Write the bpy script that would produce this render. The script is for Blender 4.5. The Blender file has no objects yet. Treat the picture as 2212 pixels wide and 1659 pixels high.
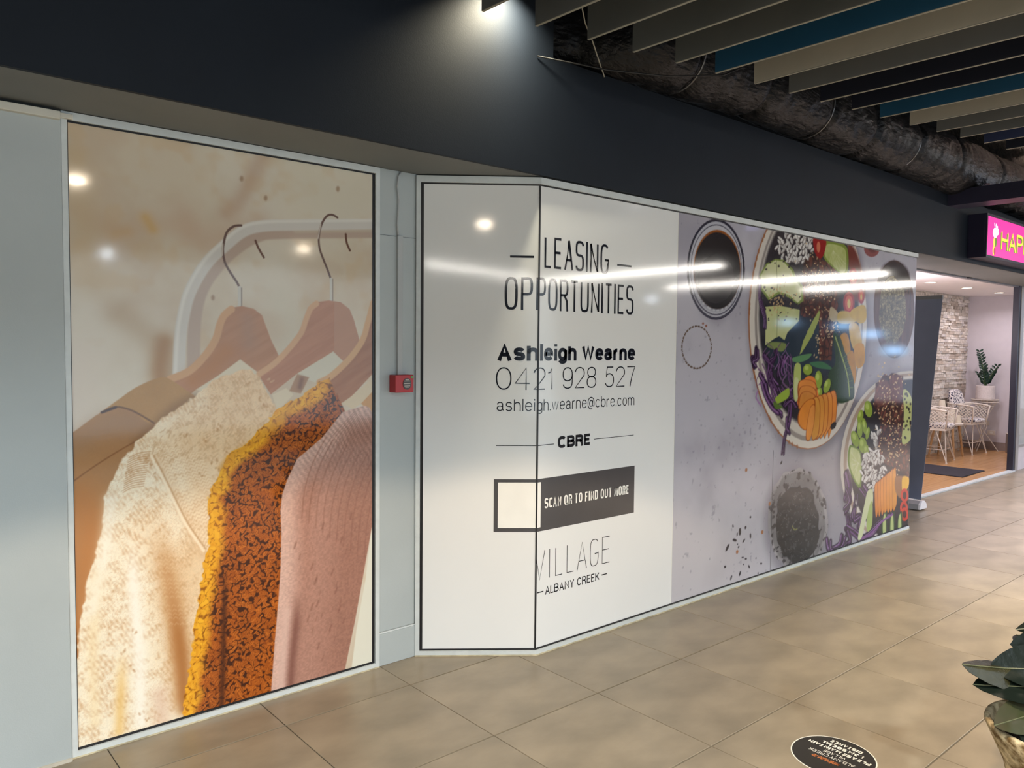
import bpy, bmesh, math, random
import numpy as np
from mathutils import Vector, Matrix

S = bpy.context.scene
COL = S.collection
# ------------------------------------------------------------------ camera
CAM_H = 1.5456
ROT = ((0.7586871, -0.6513890, 0.0092836), (0.0240923, 0.0422960, 0.9988146), (0.6510095, 0.7575641, -0.0477829))
FPX, IW, IH = 1685.45, 2212.0, 1659.0
cd = bpy.data.cameras.new('camera')
cd.sensor_width = 36.0
cd.lens = FPX * 36.0 / IW
cd.clip_start = 0.05
cam = bpy.data.objects.new('camera', cd)
COL.objects.link(cam)
r_, u_, f_ = (Vector(v) for v in ROT)
m = Matrix((r_, u_, -f_)).transposed().to_4x4()
m.translation = (0, 0, CAM_H)
cam.matrix_world = m
S.camera = cam
# ------------------------------------------------------------------ world, exposure
wd = bpy.data.worlds.new('world'); S.world = wd; wd.use_nodes = True
wd.node_tree.nodes['Background'].inputs[0].default_value = (0.5, 0.55, 0.62, 1)
wd.node_tree.nodes['Background'].inputs[1].default_value = 0.15
S.view_settings.view_transform = 'Standard'
S.view_settings.look = 'None'
S.view_settings.gamma = 1.0
S.view_settings.use_curve_mapping = False
S.view_settings.exposure = 0.0

# ------------------------------------------------------------------ lamps of the mall and the cafe, plus added fill lights
def area(name, loc, size, power, col=(1, 0.86, 0.68), sizey=None, spread=180, direction=(0, 0, -1)):
    d = bpy.data.lights.new(name, 'AREA')
    d.energy = power; d.color = col; d.size = size; d.spread = math.radians(spread)
    if sizey:
        d.shape = 'RECTANGLE'; d.size_y = sizey
    else:
        d.shape = 'DISK'
    o = bpy.data.objects.new(name, d); COL.objects.link(o)
    o.location = loc
    o.rotation_euler = Vector(direction).to_track_quat('-Z', 'Y').to_euler()
    return o
WARM = (1, 0.84, 0.64)
NEUT = (1, 0.95, 0.88)
COOL = (0.80, 0.90, 1.0)
FILL_COOL = (0.82, 0.94, 1.0)
LAV = (0.88, 0.84, 1.0)
# recessed mall downlights (their lenses are built further down; they mirror in the glossy shopfront film)
DOWN = (((1.28, 0.21, 2.7), 62, WARM), ((0.22, 0.23, 2.7), 60, WARM), ((2.60, -4.56, 2.7), 60, COOL), ((4.20, -2.30, 2.7), 60, WARM), ((14.4, -6.1, 2.7), 60, COOL),
        ((3.75, 0.9, 2.95), 50, NEUT), ((6.4, 0.8, 2.95), 55, NEUT), ((-1.0, 0.4, 2.7), 60, NEUT),
        ((8.8, -0.4, 2.95), 60, NEUT), ((7.0, -4.0, 2.95), 50, NEUT), ((-1.5, -4.0, 2.9), 50, NEUT), ((12.0, -1.5, 2.9), 50, COOL))
def spot(name, loc, power, col, size=124, blend=0.12, r=0.05, direction=(0, 0, -1)):
    d = bpy.data.lights.new(name, 'SPOT'); d.energy = power; d.color = col; d.spot_size = math.radians(size); d.spot_blend = blend; d.shadow_soft_size = r
    o = bpy.data.objects.new(name, d); COL.objects.link(o); o.location = loc
    o.rotation_euler = Vector(direction).to_track_quat('-Z', 'Y').to_euler()
    return o
# warm downlight whose cone edge crosses the left shopfront at chest height, and a neighbour; the last spot is added to warm the floor
spot('downlight_or_fill_spot', (1.28, 0.21, 2.655), 370, (1, 0.76, 0.52), 124, 0.10)
spot('downlight_or_fill_spot', (4.20, -2.30, 2.655), 50, WARM, 120, 0.2)
spot('downlight_or_fill_spot', (4.4, 0.2, 2.82), 350, WARM, 92, 0.6)
for x, y, p, c in ((5.7, 0.8, 45, NEUT), (7.4, 0.9, 85, LAV), (9.4, 1.1, 95, LAV), (11.6, 1.2, 110, LAV)):
    area('fill_lamp', (x, y, 2.95), 0.16, p, c, spread=84)  # added fill lamps without fixtures, lifting the floor towards the right
for x, y, p, c in ((-1.8, 0.0, 118, FILL_COOL), (0.4, -1.0, 122, FILL_COOL), (2.4, -1.2, 62, FILL_COOL), (4.6, -1.0, 16, FILL_COOL), (7.0, -0.9, 18, NEUT), (9.4, -0.6, 30, NEUT), (12.0, -0.8, 40, FILL_COOL),
                   (-2.0, -4.2, 90, FILL_COOL), (1.6, -4.4, 80, FILL_COOL), (5.2, -4.4, 30, FILL_COOL), (9.0, -4.4, 28, FILL_COOL)):
    area('fill_lamp', (x, y, 2.78), 0.16, p, c, spread=150)  # added unseen fill lamps for the soft ambient light on the walls
# spot lamp close to the bulkhead, just above the picture
area('bulkhead_lamp', (2.34, 2.66, 3.17), 0.10, 10.5, (1, 0.90, 0.66), spread=125, direction=(0, 0.55, -1))
# added bluish fill light beyond the right edge, no glazing behind it
area('right_cool_fill', (21.0, -1.5, 1.6), 6.5, 70, (0.72, 0.80, 1.0), sizey=2.8, direction=(-1, 0.05, 0))
area('ambient_fill', (4.0, -7.9, 1.5), 18.0, 350, (0.76, 0.90, 1.0), sizey=3.0, direction=(0, 1, 0))  # added broad sheet of light for the cool ambient, facing the shopfronts
# cafe downlights
for x in (9.2, 10.44, 11.65, 12.9):
    area('cafe_lamp', (x, 4.07, 2.395), 0.09, 8.0, (1, 0.89, 0.93), spread=150)
pd = bpy.data.lights.new('cafe_fill', 'POINT'); pd.energy = 32; pd.color = (1, 0.88, 0.94); pd.shadow_soft_size = 0.12  # added fill point brightening the cafe ceiling, no fitting built
po_ = bpy.data.objects.new('cafe_fill', pd); COL.objects.link(po_); po_.location = (9.3, 4.1, 1.8)

# ------------------------------------------------------------------ helpers
class MB:
    def __init__(s):
        s.v = []; s.f = []
    def add(s, vs, fs):
        b = len(s.v); s.v += [tuple(v) for v in vs]; s.f += [tuple(b + i for i in f) for f in fs]; return s
    def box(s, x0, y0, z0, x1, y1, z1):
        vs = [(x0, y0, z0), (x1, y0, z0), (x1, y1, z0), (x0, y1, z0), (x0, y0, z1), (x1, y0, z1), (x1, y1, z1), (x0, y1, z1)]
        return s.add(vs, [(0, 3, 2, 1), (4, 5, 6, 7), (0, 1, 5, 4), (1, 2, 6, 5), (2, 3, 7, 6), (3, 0, 4, 7)])
    def obox(s, a, b, up, w, h):
        """bar from a to b, w across, h along up"""
        a, b, up = Vector(a), Vector(b), Vector(up).normalized()
        d = (b - a).normalized(); sd = d.cross(up).normalized(); up = sd.cross(d)
        vs = []
        for p in (a, b):
            for i, j in ((-1, -1), (1, -1), (1, 1), (-1, 1)):
                vs.append(p + sd * (w / 2 * i) + up * (h / 2 * j))
        return s.add(vs, [(0, 1, 2, 3), (7, 6, 5, 4), (0, 4, 5, 1), (1, 5, 6, 2), (2, 6, 7, 3), (3, 7, 4, 0)])
    def tube(s, pts, r, n=8, closed=False):
        pts = [Vector(p) for p in pts]; N = len(pts)
        rs = r if isinstance(r, (list, tuple)) else [r] * N
        t0 = (pts[1] - pts[0]).normalized()
        nv = t0.orthogonal().normalized(); vs = []
        for i in range(N):
            if closed: t = (pts[(i + 1) % N] - pts[i - 1]).normalized()
            else: t = (pts[min(i + 1, N - 1)] - pts[max(i - 1, 0)]).normalized()
            nv = (nv - t * nv.dot(t)); nv = nv.normalized() if nv.length > 1e-6 else t.orthogonal().normalized()
            bv = t.cross(nv)
            for k in range(n):
                a = 2 * math.pi * k / n
                vs.append(pts[i] + (nv * math.cos(a) + bv * math.sin(a)) * rs[i])
        fs = []
        for i in range(N if closed else N - 1):
            j = (i + 1) % N
            for k in range(n):
                l = (k + 1) % n
                fs.append((i * n + k, i * n + l, j * n + l, j * n + k))
        if not closed:
            fs.append(tuple(range(n - 1, -1, -1))); fs.append(tuple((N - 1) * n + k for k in range(n)))
        return s.add(vs, fs)
    def lathe(s, prof, c=(0, 0, 0), n=32):
        vs = []; fs = []
        for r, z in prof:
            for k in range(n):
                a = 2 * math.pi * k / n
                vs.append((c[0] + r * math.cos(a), c[1] + r * math.sin(a), c[2] + z))
        for i in range(len(prof) - 1):
            for k in range(n):
                l = (k + 1) % n
                fs.append((i * n + k, i * n + l, (i + 1) * n + l, (i + 1) * n + k))
        fs.append(tuple(range(n - 1, -1, -1))); fs.append(tuple((len(prof) - 1) * n + k for k in range(n)))
        return s.add(vs, fs)
    def build(s, name, mat, parent=None, smooth=False, bevel=0):
        me = bpy.data.meshes.new(name); me.from_pydata(s.v, [], s.f); me.update()
        if smooth:
            me.polygons.foreach_set('use_smooth', [True] * len(me.polygons))
        o = bpy.data.objects.new(name, me); COL.objects.link(o)
        if mat: me.materials.append(mat)
        if parent:
            o.parent = parent
            o.matrix_parent_inverse = Matrix.Translation(-parent.location) if parent.type == 'EMPTY' else Matrix()
        if bevel:
            b = o.modifiers.new('bevel', 'BEVEL'); b.width = bevel; b.segments = 2; b.limit_method = 'ANGLE'
        if smooth:
            pass
        return o
def bx(*a): return MB().box(*a)
def thing(name, label, cat, loc=(0, 0, 0), group=None):
    o = bpy.data.objects.new(name, None); COL.objects.link(o); o.location = loc; o.empty_display_size = 0.05
    return tag(o, label, cat, group)
def tag(o, label, cat, group=None):
    o['label'] = label; o['category'] = cat
    if group: o['group'] = group
    return o
def struct(o, label=None, cat=None):
    o['kind'] = 'structure'
    if label: o['label'] = label
    if cat: o['category'] = cat
    return o
def senv(name, label, cat, loc=(0, 0, 0)):
    o = bpy.data.objects.new(name, None); COL.objects.link(o); o.location = loc
    return struct(o, label, cat)

def srgb(r, g, b):
    f = lambda c: c / 12.92 if c <= 0.04045 else ((c + 0.055) / 1.055) ** 2.4
    return tuple(f(c / 255.0) for c in (r, g, b))
def mat(name, col, rough=0.5, metal=0.0, var=0.0, vscale=8.0, bump=0.0, bscale=60.0, spec=0.5, emit=None, estr=0.0, alpha=None, objvar=0.0, coord='Object', vcol=None, stretch=None):
    """procedural material: base colour varied by noise, optional noise bump"""
    M = bpy.data.materials.new(name); M.use_nodes = True
    nt = M.node_tree; N = nt.nodes; Lk = nt.links
    p = N['Principled BSDF']
    p.inputs['Roughness'].default_value = rough; p.inputs['Metallic'].default_value = metal
    p.inputs['Specular IOR Level'].default_value = spec
    tc = N.new('ShaderNodeTexCoord')
    src = tc.outputs[coord]
    if stretch:
        mp = N.new('ShaderNodeMapping'); mp.inputs['Scale'].default_value = stretch
        Lk.new(src, mp.inputs[0]); src = mp.outputs[0]
    ns = N.new('ShaderNodeTexNoise'); ns.inputs['Scale'].default_value = vscale; ns.inputs['Detail'].default_value = 6
    Lk.new(src, ns.inputs['Vector'])
    mx = N.new('ShaderNodeMix'); mx.data_type = 'RGBA'
    a = tuple(c * (1 - var) for c in col); b = vcol if vcol else tuple(min(1, c * (1 + var)) for c in col)
    mx.inputs[6].default_value = (*a, 1); mx.inputs[7].default_value = (*b, 1)
    rmp = N.new('ShaderNodeMapRange'); rmp.inputs[1].default_value = 0.35; rmp.inputs[2].default_value = 0.65
    Lk.new(ns.outputs[0], rmp.inputs[0]); Lk.new(rmp.outputs[0], mx.inputs[0])
    out = mx.outputs[2]
    if objvar:
        oi = N.new('ShaderNodeObjectInfo')
        hv = N.new('ShaderNodeHueSaturation'); mr = N.new('ShaderNodeMapRange')
        mr.inputs[3].default_value = 1 - objvar; mr.inputs[4].default_value = 1 + objvar
        Lk.new(oi.outputs['Random'], mr.inputs[0]); Lk.new(mr.outputs[0], hv.inputs['Value']); Lk.new(out, hv.inputs['Color'])
        out = hv.outputs[0]
    Lk.new(out, p.inputs['Base Color'])
    if bump:
        nb = N.new('ShaderNodeTexNoise'); nb.inputs['Scale'].default_value = bscale; nb.inputs['Detail'].default_value = 3
        Lk.new(src, nb.inputs['Vector'])
        bp = N.new('ShaderNodeBump'); bp.inputs['Strength'].default_value = 1.0; bp.inputs['Distance'].default_value = bump
        Lk.new(nb.outputs[0], bp.inputs['Height']); Lk.new(bp.outputs[0], p.inputs['Normal'])
    if emit:
        p.inputs['Emission Color'].default_value = (*emit, 1); p.inputs['Emission Strength'].default_value = estr
    if alpha is not None:
        p.inputs['Alpha'].default_value = alpha
    return M
def attr_mat(name, rough=0.075, bump=0.00004, spec=0.5):
    """glossy printed film: colours come from the painted point attribute of the print"""
    M = bpy.data.materials.new(name); M.use_nodes = True
    nt = M.node_tree; N = nt.nodes; Lk = nt.links; p = N['Principled BSDF']
    at = N.new('ShaderNodeAttribute'); at.attribute_name = 'print'
    Lk.new(at.outputs['Color'], p.inputs['Base Color'])
    p.inputs['Roughness'].default_value = rough; p.inputs['Specular IOR Level'].default_value = spec
    tc = N.new('ShaderNodeTexCoord'); nb = N.new('ShaderNodeTexNoise'); nb.inputs['Scale'].default_value = 70; nb.inputs['Detail'].default_value = 2
    Lk.new(tc.outputs['Object'], nb.inputs['Vector'])
    bp = N.new('ShaderNodeBump'); bp.inputs['Distance'].default_value = bump; Lk.new(nb.outputs[0], bp.inputs['Height'])
    Lk.new(bp.outputs[0], p.inputs['Normal'])
    return M
FB = 0.00004
m_bulk = mat('bulkhead_paint', srgb(21, 28, 38), 0.6, var=0.08, vscale=3, bump=0.0004, bscale=180, spec=0.25)
m_soffit = mat('soffit_paint', srgb(112, 114, 114), 0.7, var=0.05, vscale=2, bump=0.0003, bscale=200)
m_grey = mat('grey_wall_paint', srgb(174, 182, 184), 0.5, var=0.04, vscale=2, bump=0.0003, bscale=220)
m_alu = mat('white_aluminium', srgb(205, 211, 212), 0.35, var=0.05, vscale=20, bump=0.0002)
m_gask = mat('black_gasket', srgb(22, 22, 26), 0.3, var=0.1)
m_white = mat('white_film', srgb(232, 233, 233), 0.075, var=0.012, vscale=1.5, bump=FB, bscale=70)
m_ink = mat('dark_ink', srgb(22, 25, 36), 0.075, var=0.05, bump=FB, bscale=70)
m_inkgrey = mat('grey_ink', srgb(70, 69, 73), 0.075, var=0.04, bump=FB, bscale=70)
m_paperwhite = mat('white_ink', srgb(244, 243, 238), 0.075, var=0.02, bump=FB, bscale=70)
m_dark = mat('void_black', srgb(14, 14, 16), 0.8, var=0.1)
# ------------------------------------------------------------------ the setting
D1, D2, D3 = 3.211, 2.838, 2.810       # left shopfront, projecting shopfront, bulkhead face
XE = 6.98                              # right end of the projecting shopfront
ZS = 2.376                             # soffit height
DC, XR, YB, ZC = 3.375, 13.62, 4.74, 2.405   # cafe front, cafe right wall, cafe back wall, cafe ceiling

# floor: 600 mm porcelain tiles on a bed, each tile its own piece
random.seed(4)
floor = senv('floor', 'beige stone-look porcelain tile floor of the mall walkway', 'floor')
m_grout = mat('grout', srgb(100, 90, 76), 0.8, var=0.1)
m_tile = mat('porcelain_tile', srgb(136, 124, 105), 0.32, var=0.09, vscale=3.0, bump=0.0003, bscale=30, objvar=0.05, vcol=srgb(152, 138, 117), stretch=(1, 1.7, 1))
bx(-8, -8, -0.12, 24, DC - 0.03, -0.007).build('grout_bed', m_grout, floor)
TX, TY, TS = 1.9322, 2.3388, 0.6
tm = bpy.data.meshes.new('tile')
hb = TS / 2 - 0.0016
b_ = 0.0012
vs = [(-hb, -hb, -0.007), (hb, -hb, -0.007), (hb, hb, -0.007), (-hb, hb, -0.007),
      (-hb, -hb, -b_), (hb, -hb, -b_), (hb, hb, -b_), (-hb, hb, -b_),
      (-hb + b_, -hb + b_, 0), (hb - b_, -hb + b_, 0), (hb - b_, hb - b_, 0), (-hb + b_, hb - b_, 0)]
fs = [(0, 1, 5, 4), (1, 2, 6, 5), (2, 3, 7, 6), (3, 0, 4, 7), (4, 5, 9, 8), (5, 6, 10, 9), (6, 7, 11, 10), (7, 4, 8, 11), (8, 9, 10, 11)]
tm.from_pydata(vs, [], fs); tm.materials.append(m_tile)
far = MB()
for i in range(-8, 24):
    for j in range(-2, 12):
        cx, cy = TX + TS * (i + 0.5), TY - 0.6033 * (j - 0.5)
        if cy > DC + 0.1: continue
        near = (-2 <= i <= 20 and j <= 4)
        if near:
            o = bpy.data.objects.new('tile', tm); COL.objects.link(o); o.parent = floor
            o.location = (cx, cy, random.uniform(-0.0003, 0.0003))
        else:
            far.add([(cx + v[0], cy + v[1], v[2]) for v in vs], fs)
# rows cut off at the shopfronts are hidden under the frames; the unseen rest of the walkway
fo = far.build('distant_tile', m_tile, floor); fo['kind'] = 'stuff'

# ceiling void, opposite side of the mall
m_void = mat('ceiling_void', srgb(30, 31, 34), 0.8, var=0.2)
struct(bx(-8, -8, 3.62, 7.9, 4.9, 3.7).build('ceiling', m_void), 'black painted ceiling void above the hanging baffles', 'ceiling')
m_far = mat('opposite_wall', srgb(150, 150, 152), 0.7, var=0.1, vscale=0.7)
struct(bx(-8, -8.1, -0.1, 24, -8, 3.7).build('wall_opposite', m_far), 'pale wall on the far side of the mall', 'wall')
struct(bx(-8.1, -8.1, -0.1, -8, 4.9, 3.7).build('wall_end', m_far), 'pale wall closing the mall behind the viewer', 'wall')
# foil lined roof beyond the baffles
m_foil_roof = mat('foil_roof', srgb(190, 178, 170), 0.28, metal=0.9, var=0.25, vscale=14, bump=0.006, bscale=22, stretch=(1, 6, 1))
rb = MB()
for k in range(150):
    x0 = 7.9 + k * 0.11
    rb.add([(x0, -8, 3.64), (x0 + 0.055, -8, 3.60), (x0 + 0.11, -8, 3.64), (x0, 4.9, 3.64), (x0 + 0.055, 4.9, 3.60), (x0 + 0.11, 4.9, 3.64)], [(0, 1, 4, 3), (1, 2, 5, 4)])
struct(rb.build('ceiling_foil', m_foil_roof), 'shiny ribbed foil roof lining past the baffles', 'ceiling')

# bulkhead and soffit
bh = senv('wall_bulkhead', 'charcoal painted bulkhead running above the shopfronts', 'wall')
bx(-8, D3, ZS, 24, D3 + 0.02, 2.95).build('bulkhead_face', m_bulk, bh)
bx(-8, D3, 2.95, 2.66, D3 + 0.02, 3.62).build('upper_face', m_bulk, bh)
bx(-8, D3 + 0.02, 2.93, 24, 4.9, 2.95).build('bulkhead_top', m_bulk, bh)
bx(-8, D3 + 0.02, ZS, 24, DC + 0.02, ZS + 0.02).build('soffit', m_soffit, bh)
# walls behind the shopfront film
struct(bx(-8, D1 + 0.012, 0, 2.14, D1 + 0.12, ZS).build('wall_left', m_grey), 'grey painted shopfront wall on the left', 'wall')
lb = MB(); lb.box(-8, 3.190, 0, 0.612, D1 + 0.02, 2.352)
o = struct(lb.build('wall_side', m_grey, bevel=0.002), 'smooth grey wall panel left of the clothing picture', 'wall')
capo = senv('trim_1', 'off-white capping board on top of the grey wall panel', 'trim', (0, 3.17, 2.35))
m_cream = mat('cream_board', srgb(206, 203, 192), 0.5, var=0.04)
bx(-8, 3.166, 2.334, 0.607, 3.205, 2.362).build('capping_board', m_cream, capo, bevel=0.002)
bx(0.607, 3.185, 2.345, 0.650, 3.205, 2.362).build('capping_end', m_cream, capo, bevel=0.001)
m_skirt = mat('skirting_paint', srgb(196, 190, 176), 0.5, var=0.06)
struct(bx(-8, 3.182, 0, 0.612, 3.19, 0.012).build('baseboard_left', m_skirt), 'thin cream sealant strip along the foot of the grey panel', 'trim')
# carcass behind the projecting shopfront
cb = MB()
pts = [(2.14, D1 + 0.012), (2.615, D2 + 0.016), (XE - 0.01, D2 + 0.016), (XE - 0.01, DC + 0.02), (2.14, DC + 0.02)]
n_ = len(pts)
cb.add([(x, y, 0) for x, y in pts] + [(x, y, ZS) for x, y in pts], [tuple(range(n_))[::-1], tuple(range(n_, 2 * n_))] + [(i, (i + 1) % n_, n_ + (i + 1) % n_, n_ + i) for i in range(n_)])
struct(cb.build('wall_shop', m_dark), 'dark unlit shop glazing behind the film', 'wall')

# grey pier between the two shopfronts: plaster face, kick plate
pier = senv('wall_pier', 'narrow grey pier between the clothing picture and the leasing sign', 'wall')
bx(1.927, D1 + 0.002, 0.165, 2.136, D1 + 0.02, ZS).build('pier_face', m_grey, pier, bevel=0.001)
bx(1.927, D1 - 0.006, 0, 2.136, D1 + 0.02, 0.155).build('kick_plate', m_grey, pier, bevel=0.002)
bx(1.927, D1 - 0.003, 0.156, 2.136, D1 + 0.02, 0.163).build('kick_plate_capping', m_alu, pier)
bx(1.930, D1, 2.066, 2.133, D1 + 0.003, 2.0672).build('panel_joint', m_gask, pier)

# ------------------------------------------------------------------ cafe shell
m_wood = mat('honey_timber', srgb(196, 148, 98), 0.22, var=0.10, vscale=5, stretch=(0.35, 7, 1), vcol=srgb(206, 160, 110))
cf = senv('floor_cafe', 'glossy honey-coloured timber floor inside the cafe', 'floor')
for k in range(12):
    y0 = DC + 0.03 + k * 0.1115
    bx(XE, y0, -0.05, XR, y0 + 0.1105, 0.004).build('plank', m_wood, cf)
m_cafewall = mat('cafe_plaster', srgb(214, 208, 216), 0.6, var=0.02)
m_cafeceil = mat('cafe_ceiling', srgb(236, 230, 232), 0.7, var=0.02)
struct(bx(XR, DC + 0.16, 0, XR + 0.1, YB + 0.1, ZC + 0.05).build('wall_cafe', m_cafewall), 'plain white plaster wall inside the cafe', 'wall')
struct(bx(XE - 0.1, DC + 0.04, ZC, XR + 0.1, YB + 0.1, ZC + 0.06).build('ceiling_cafe', m_cafeceil), 'white cafe ceiling with recessed downlights', 'ceiling')
struct(bx(XE - 0.1, DC, 0, XE, YB + 0.1, ZC).build('wall_cafe_return', m_grey), 'wall closing the cafe on its left', 'wall')
m_base = mat('taupe_skirting', srgb(150, 136, 132), 0.5, var=0.04)
struct(bx(XR - 0.015, DC + 0.4, 0, XR, YB, 0.13).build('baseboard_cafe', m_base), 'taupe skirting board under the white cafe wall', 'trim')
struct(bx(XE, DC - 0.035, 0.0, 11.42, DC + 0.03, 0.018).build('trim_2', m_alu, bevel=0.002), 'white aluminium threshold strip at the cafe entrance', 'trim')
hd = senv('trim_3', 'grey header frame across the top of the cafe opening', 'trim', (9, DC, ZS))
bx(XE, DC - 0.01, ZS - 0.014, 11.5, DC + 0.05, ZS + 0.05).build('header_rail', mat('header_grey', srgb(120, 122, 128), 0.4, metal=0.3, var=0.05), hd)
bx(9.63, DC - 0.025, ZS - 0.016, 9.72, DC - 0.005, ZS).build('latch', m_gask, hd)
# split-face stone wall: each stone a piece
sw = senv('wall_stone', 'split-face stacked stone feature wall at the back of the cafe', 'wall')
m_mort = mat('stone_backing', srgb(150, 132, 116), 0.9, var=0.2)
bx(XE, YB, 0, XR, YB + 0.1, ZC).build('stone_backing', m_mort, sw)
stones = [mat('split_stone', srgb(*c), 0.85, var=0.18, vscale=25, bump=0.002, bscale=60, objvar=0.16) for c in
          ((218, 208, 198), (202, 190, 178), (228, 221, 214), (186, 172, 160), (212, 204, 200))]
rest = MB(); nst = 0
random.seed(11)
rows = []
z = 0.0
while z < ZC - 0.005:
    h = random.choice((0.03, 0.036, 0.042, 0.05)); h = min(h, ZC - z)
    rows.append((z, h)); z += h
for zi, (z, h) in enumerate(rows):
    x = XR - random.uniform(0.0, 0.2)
    edges = [XR, x]
    while x > XE + 1.5:
        x -= random.uniform(0.09, 0.24); edges.append(x)
    for a, b in zip(edges[1:], edges[:-1]):
        if b - a < 0.02: continue
        pr_ = random.uniform(0.006, 0.03)
        q = MB(); e = 0.0015
        w = (a + e, YB - pr_, z + e, b - e, YB, z + h - e)
        if a > 12.35 and nst < 300 and 0.8 < z:
            q.box(*w).build('stone', random.choice(stones), sw); nst += 1
        elif a > 12.05 or True:
            rest.box(*w)
ro = rest.build('stone_courses', stones[0], sw); ro['kind'] = 'stuff'
# recessed cafe downlights
m_lens = mat('lit_lens', (1, 0.9, 0.75), 0.4, emit=(1, 0.86, 0.66), estr=9)
m_ring = mat('light_ring', srgb(240, 236, 230), 0.4)
for k, (x, wh) in enumerate(((10.44, 'leftmost, above the roller banner'), (11.65, 'middle one of three'), (12.9, 'rightmost, nearest the white wall'))):
    t = thing('downlight', 'round lit cafe ceiling downlight, ' + wh, 'downlight', (x, 4.07, ZC), 'cafe downlights')
    MB().lathe([(0.075, 0), (0.075, -0.006), (0.06, -0.006), (0.06, 0)], (x, 4.07, ZC), 24).build('trim_ring', m_ring, t)
    MB().lathe([(0.0595, -0.001), (0.0595, -0.004), (0.02, -0.0045)], (x, 4.07, ZC), 24).build('lens', m_lens, t)

# glazed cafe shopfront right of the opening
gw = senv('window_1', 'aluminium framed glass shopfront right of the cafe opening', 'window', (11.45, DC, 0))
m_gl = bpy.data.materials.new('shop_glass'); m_gl.use_nodes = True
nt = m_gl.node_tree; p = nt.nodes['Principled BSDF']
p.inputs['Base Color'].default_value = (0.75, 0.88, 0.92, 1); p.inputs['Roughness'].default_value = 0.03; p.inputs['Alpha'].default_value = 0.28
m_post = mat('anodised_post', srgb(176, 172, 170), 0.35, metal=0.4, var=0.04)
m_postd = mat('dark_post', srgb(42, 44, 62), 0.4, var=0.05)
bx(11.37, DC - 0.02, 0, 11.43, DC + 0.05, ZS).build('door_jamb', m_postd, gw)
bx(11.43, DC - 0.03, 0, 11.53, DC + 0.05, ZS).build('post', m_post, gw, bevel=0.003)
bx(11.53, DC - 0.01, 0.0, 13.4, DC + 0.01, 0.30).build('lower_panel', mat('pale_panel', srgb(205, 200, 205), 0.4, var=0.03), gw)
bx(11.53, DC - 0.02, 0.30, 13.4, DC + 0.02, 0.33).build('transom', m_post, gw)
bx(11.53, DC - 0.004, 0.33, 13.4, DC + 0.004, ZS).build('glass_pane', m_gl, gw)
struct(bx(13.4, DC - 0.05, 0, 24, DC + 0.16, ZS).build('wall_right', m_far), 'pale shopfront wall beyond the cafe', 'wall')

# dark beam crossing from the bulkhead
struct(bx(7.518, -8, 2.835, 7.76, D3, 2.972).build('ceiling_beam', mat('beam_navy', srgb(46, 45, 66), 0.5, var=0.06)), 'dark navy beam crossing the ceiling from the bulkhead', 'beam')

# lamps of the walkway: downlight lenses and linear tubes (seen mirrored in the glossy film)
for k, (lc, pw, cc) in enumerate(DOWN[:5]):
    ml = mat('mall_lens', cc, 0.4, emit=cc, estr=90)
    t = thing('mall_downlight', ('warm round mall downlight nearest the clothing picture', 'warm round mall downlight mirrored in the narrow face of the leasing sign', 'cool round mall downlight far behind the viewer', 'warm round mall downlight mirrored beside the picture hangers', 'cool round mall downlight at the far right end')[k], 'downlight', lc, 'mall downlights')
    MB().lathe([(0.085, 0.0), (0.085, 0.012), (0.07, 0.012)], lc, 24).build('trim_ring', m_ring, t)
    MB().lathe([(0.068, 0.002), (0.06, -0.02), (0.035, -0.036), (0.005, -0.040)], lc, 24).build('lens', ml, t)
m_tube = mat('lit_tube', (1, 0.96, 0.9), 0.4, emit=(1, 0.95, 0.88), estr=38)
for k, (x, y0, y1) in enumerate(((9.5, -4.65, -0.83), (12.2, -3.9, 0.26), (14.4, -2.3, -0.17), (-2.82, -5.0, -2.3))):
    t = thing('linear_lamp', 'long lit tube lamp crossing the mall, ' + ('nearest beyond the baffles', 'second beyond the baffles', 'farthest beyond the baffles', 'behind the viewer on the left')[k], 'lamp', (x, y1, 2.72), 'linear mall lamps')
    bx(x - 0.035, y0, 2.745, x + 0.035, y1, 2.79).build('housing', m_ring, t)
    MB().tube([(x, y0 + 0.01, 2.72), (x, y1 - 0.01, 2.72)], 0.03, 12).build('tube', m_tube, t)
    for yy in (y0 + 0.3, y1 - 0.3): MB().tube([(x, yy, 2.79), (x, yy, 3.6)], 0.003, 5).build('hanger_wire', m_ring, t)

m_blueglow = mat('blue_glow', (0.35, 0.6, 1), 0.3, emit=(0.35, 0.62, 1.0), estr=9)  # stand-in glow for blue spots mirrored in the film; posts are added
for k, (y, z) in enumerate(((-5.29, 2.25), (-3.78, 2.15), (-3.05, 1.93), (-2.51, 1.54))):
    t = thing('glow_post', 'added thin post with a small blue glowing panel far along the mall, %s' % ('leftmost and tallest', 'second tallest', 'third tallest', 'shortest')[k], 'standin', (19.0, y, 0), 'far display posts')
    bx(18.99, y - 0.2, z - 0.09, 19.03, y + 0.2, z + 0.09).build('glow_face', m_blueglow, t)
    bx(19.03, y - 0.03, 0, 19.06, y + 0.03, z + 0.1).build('post', m_gask, t)
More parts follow.
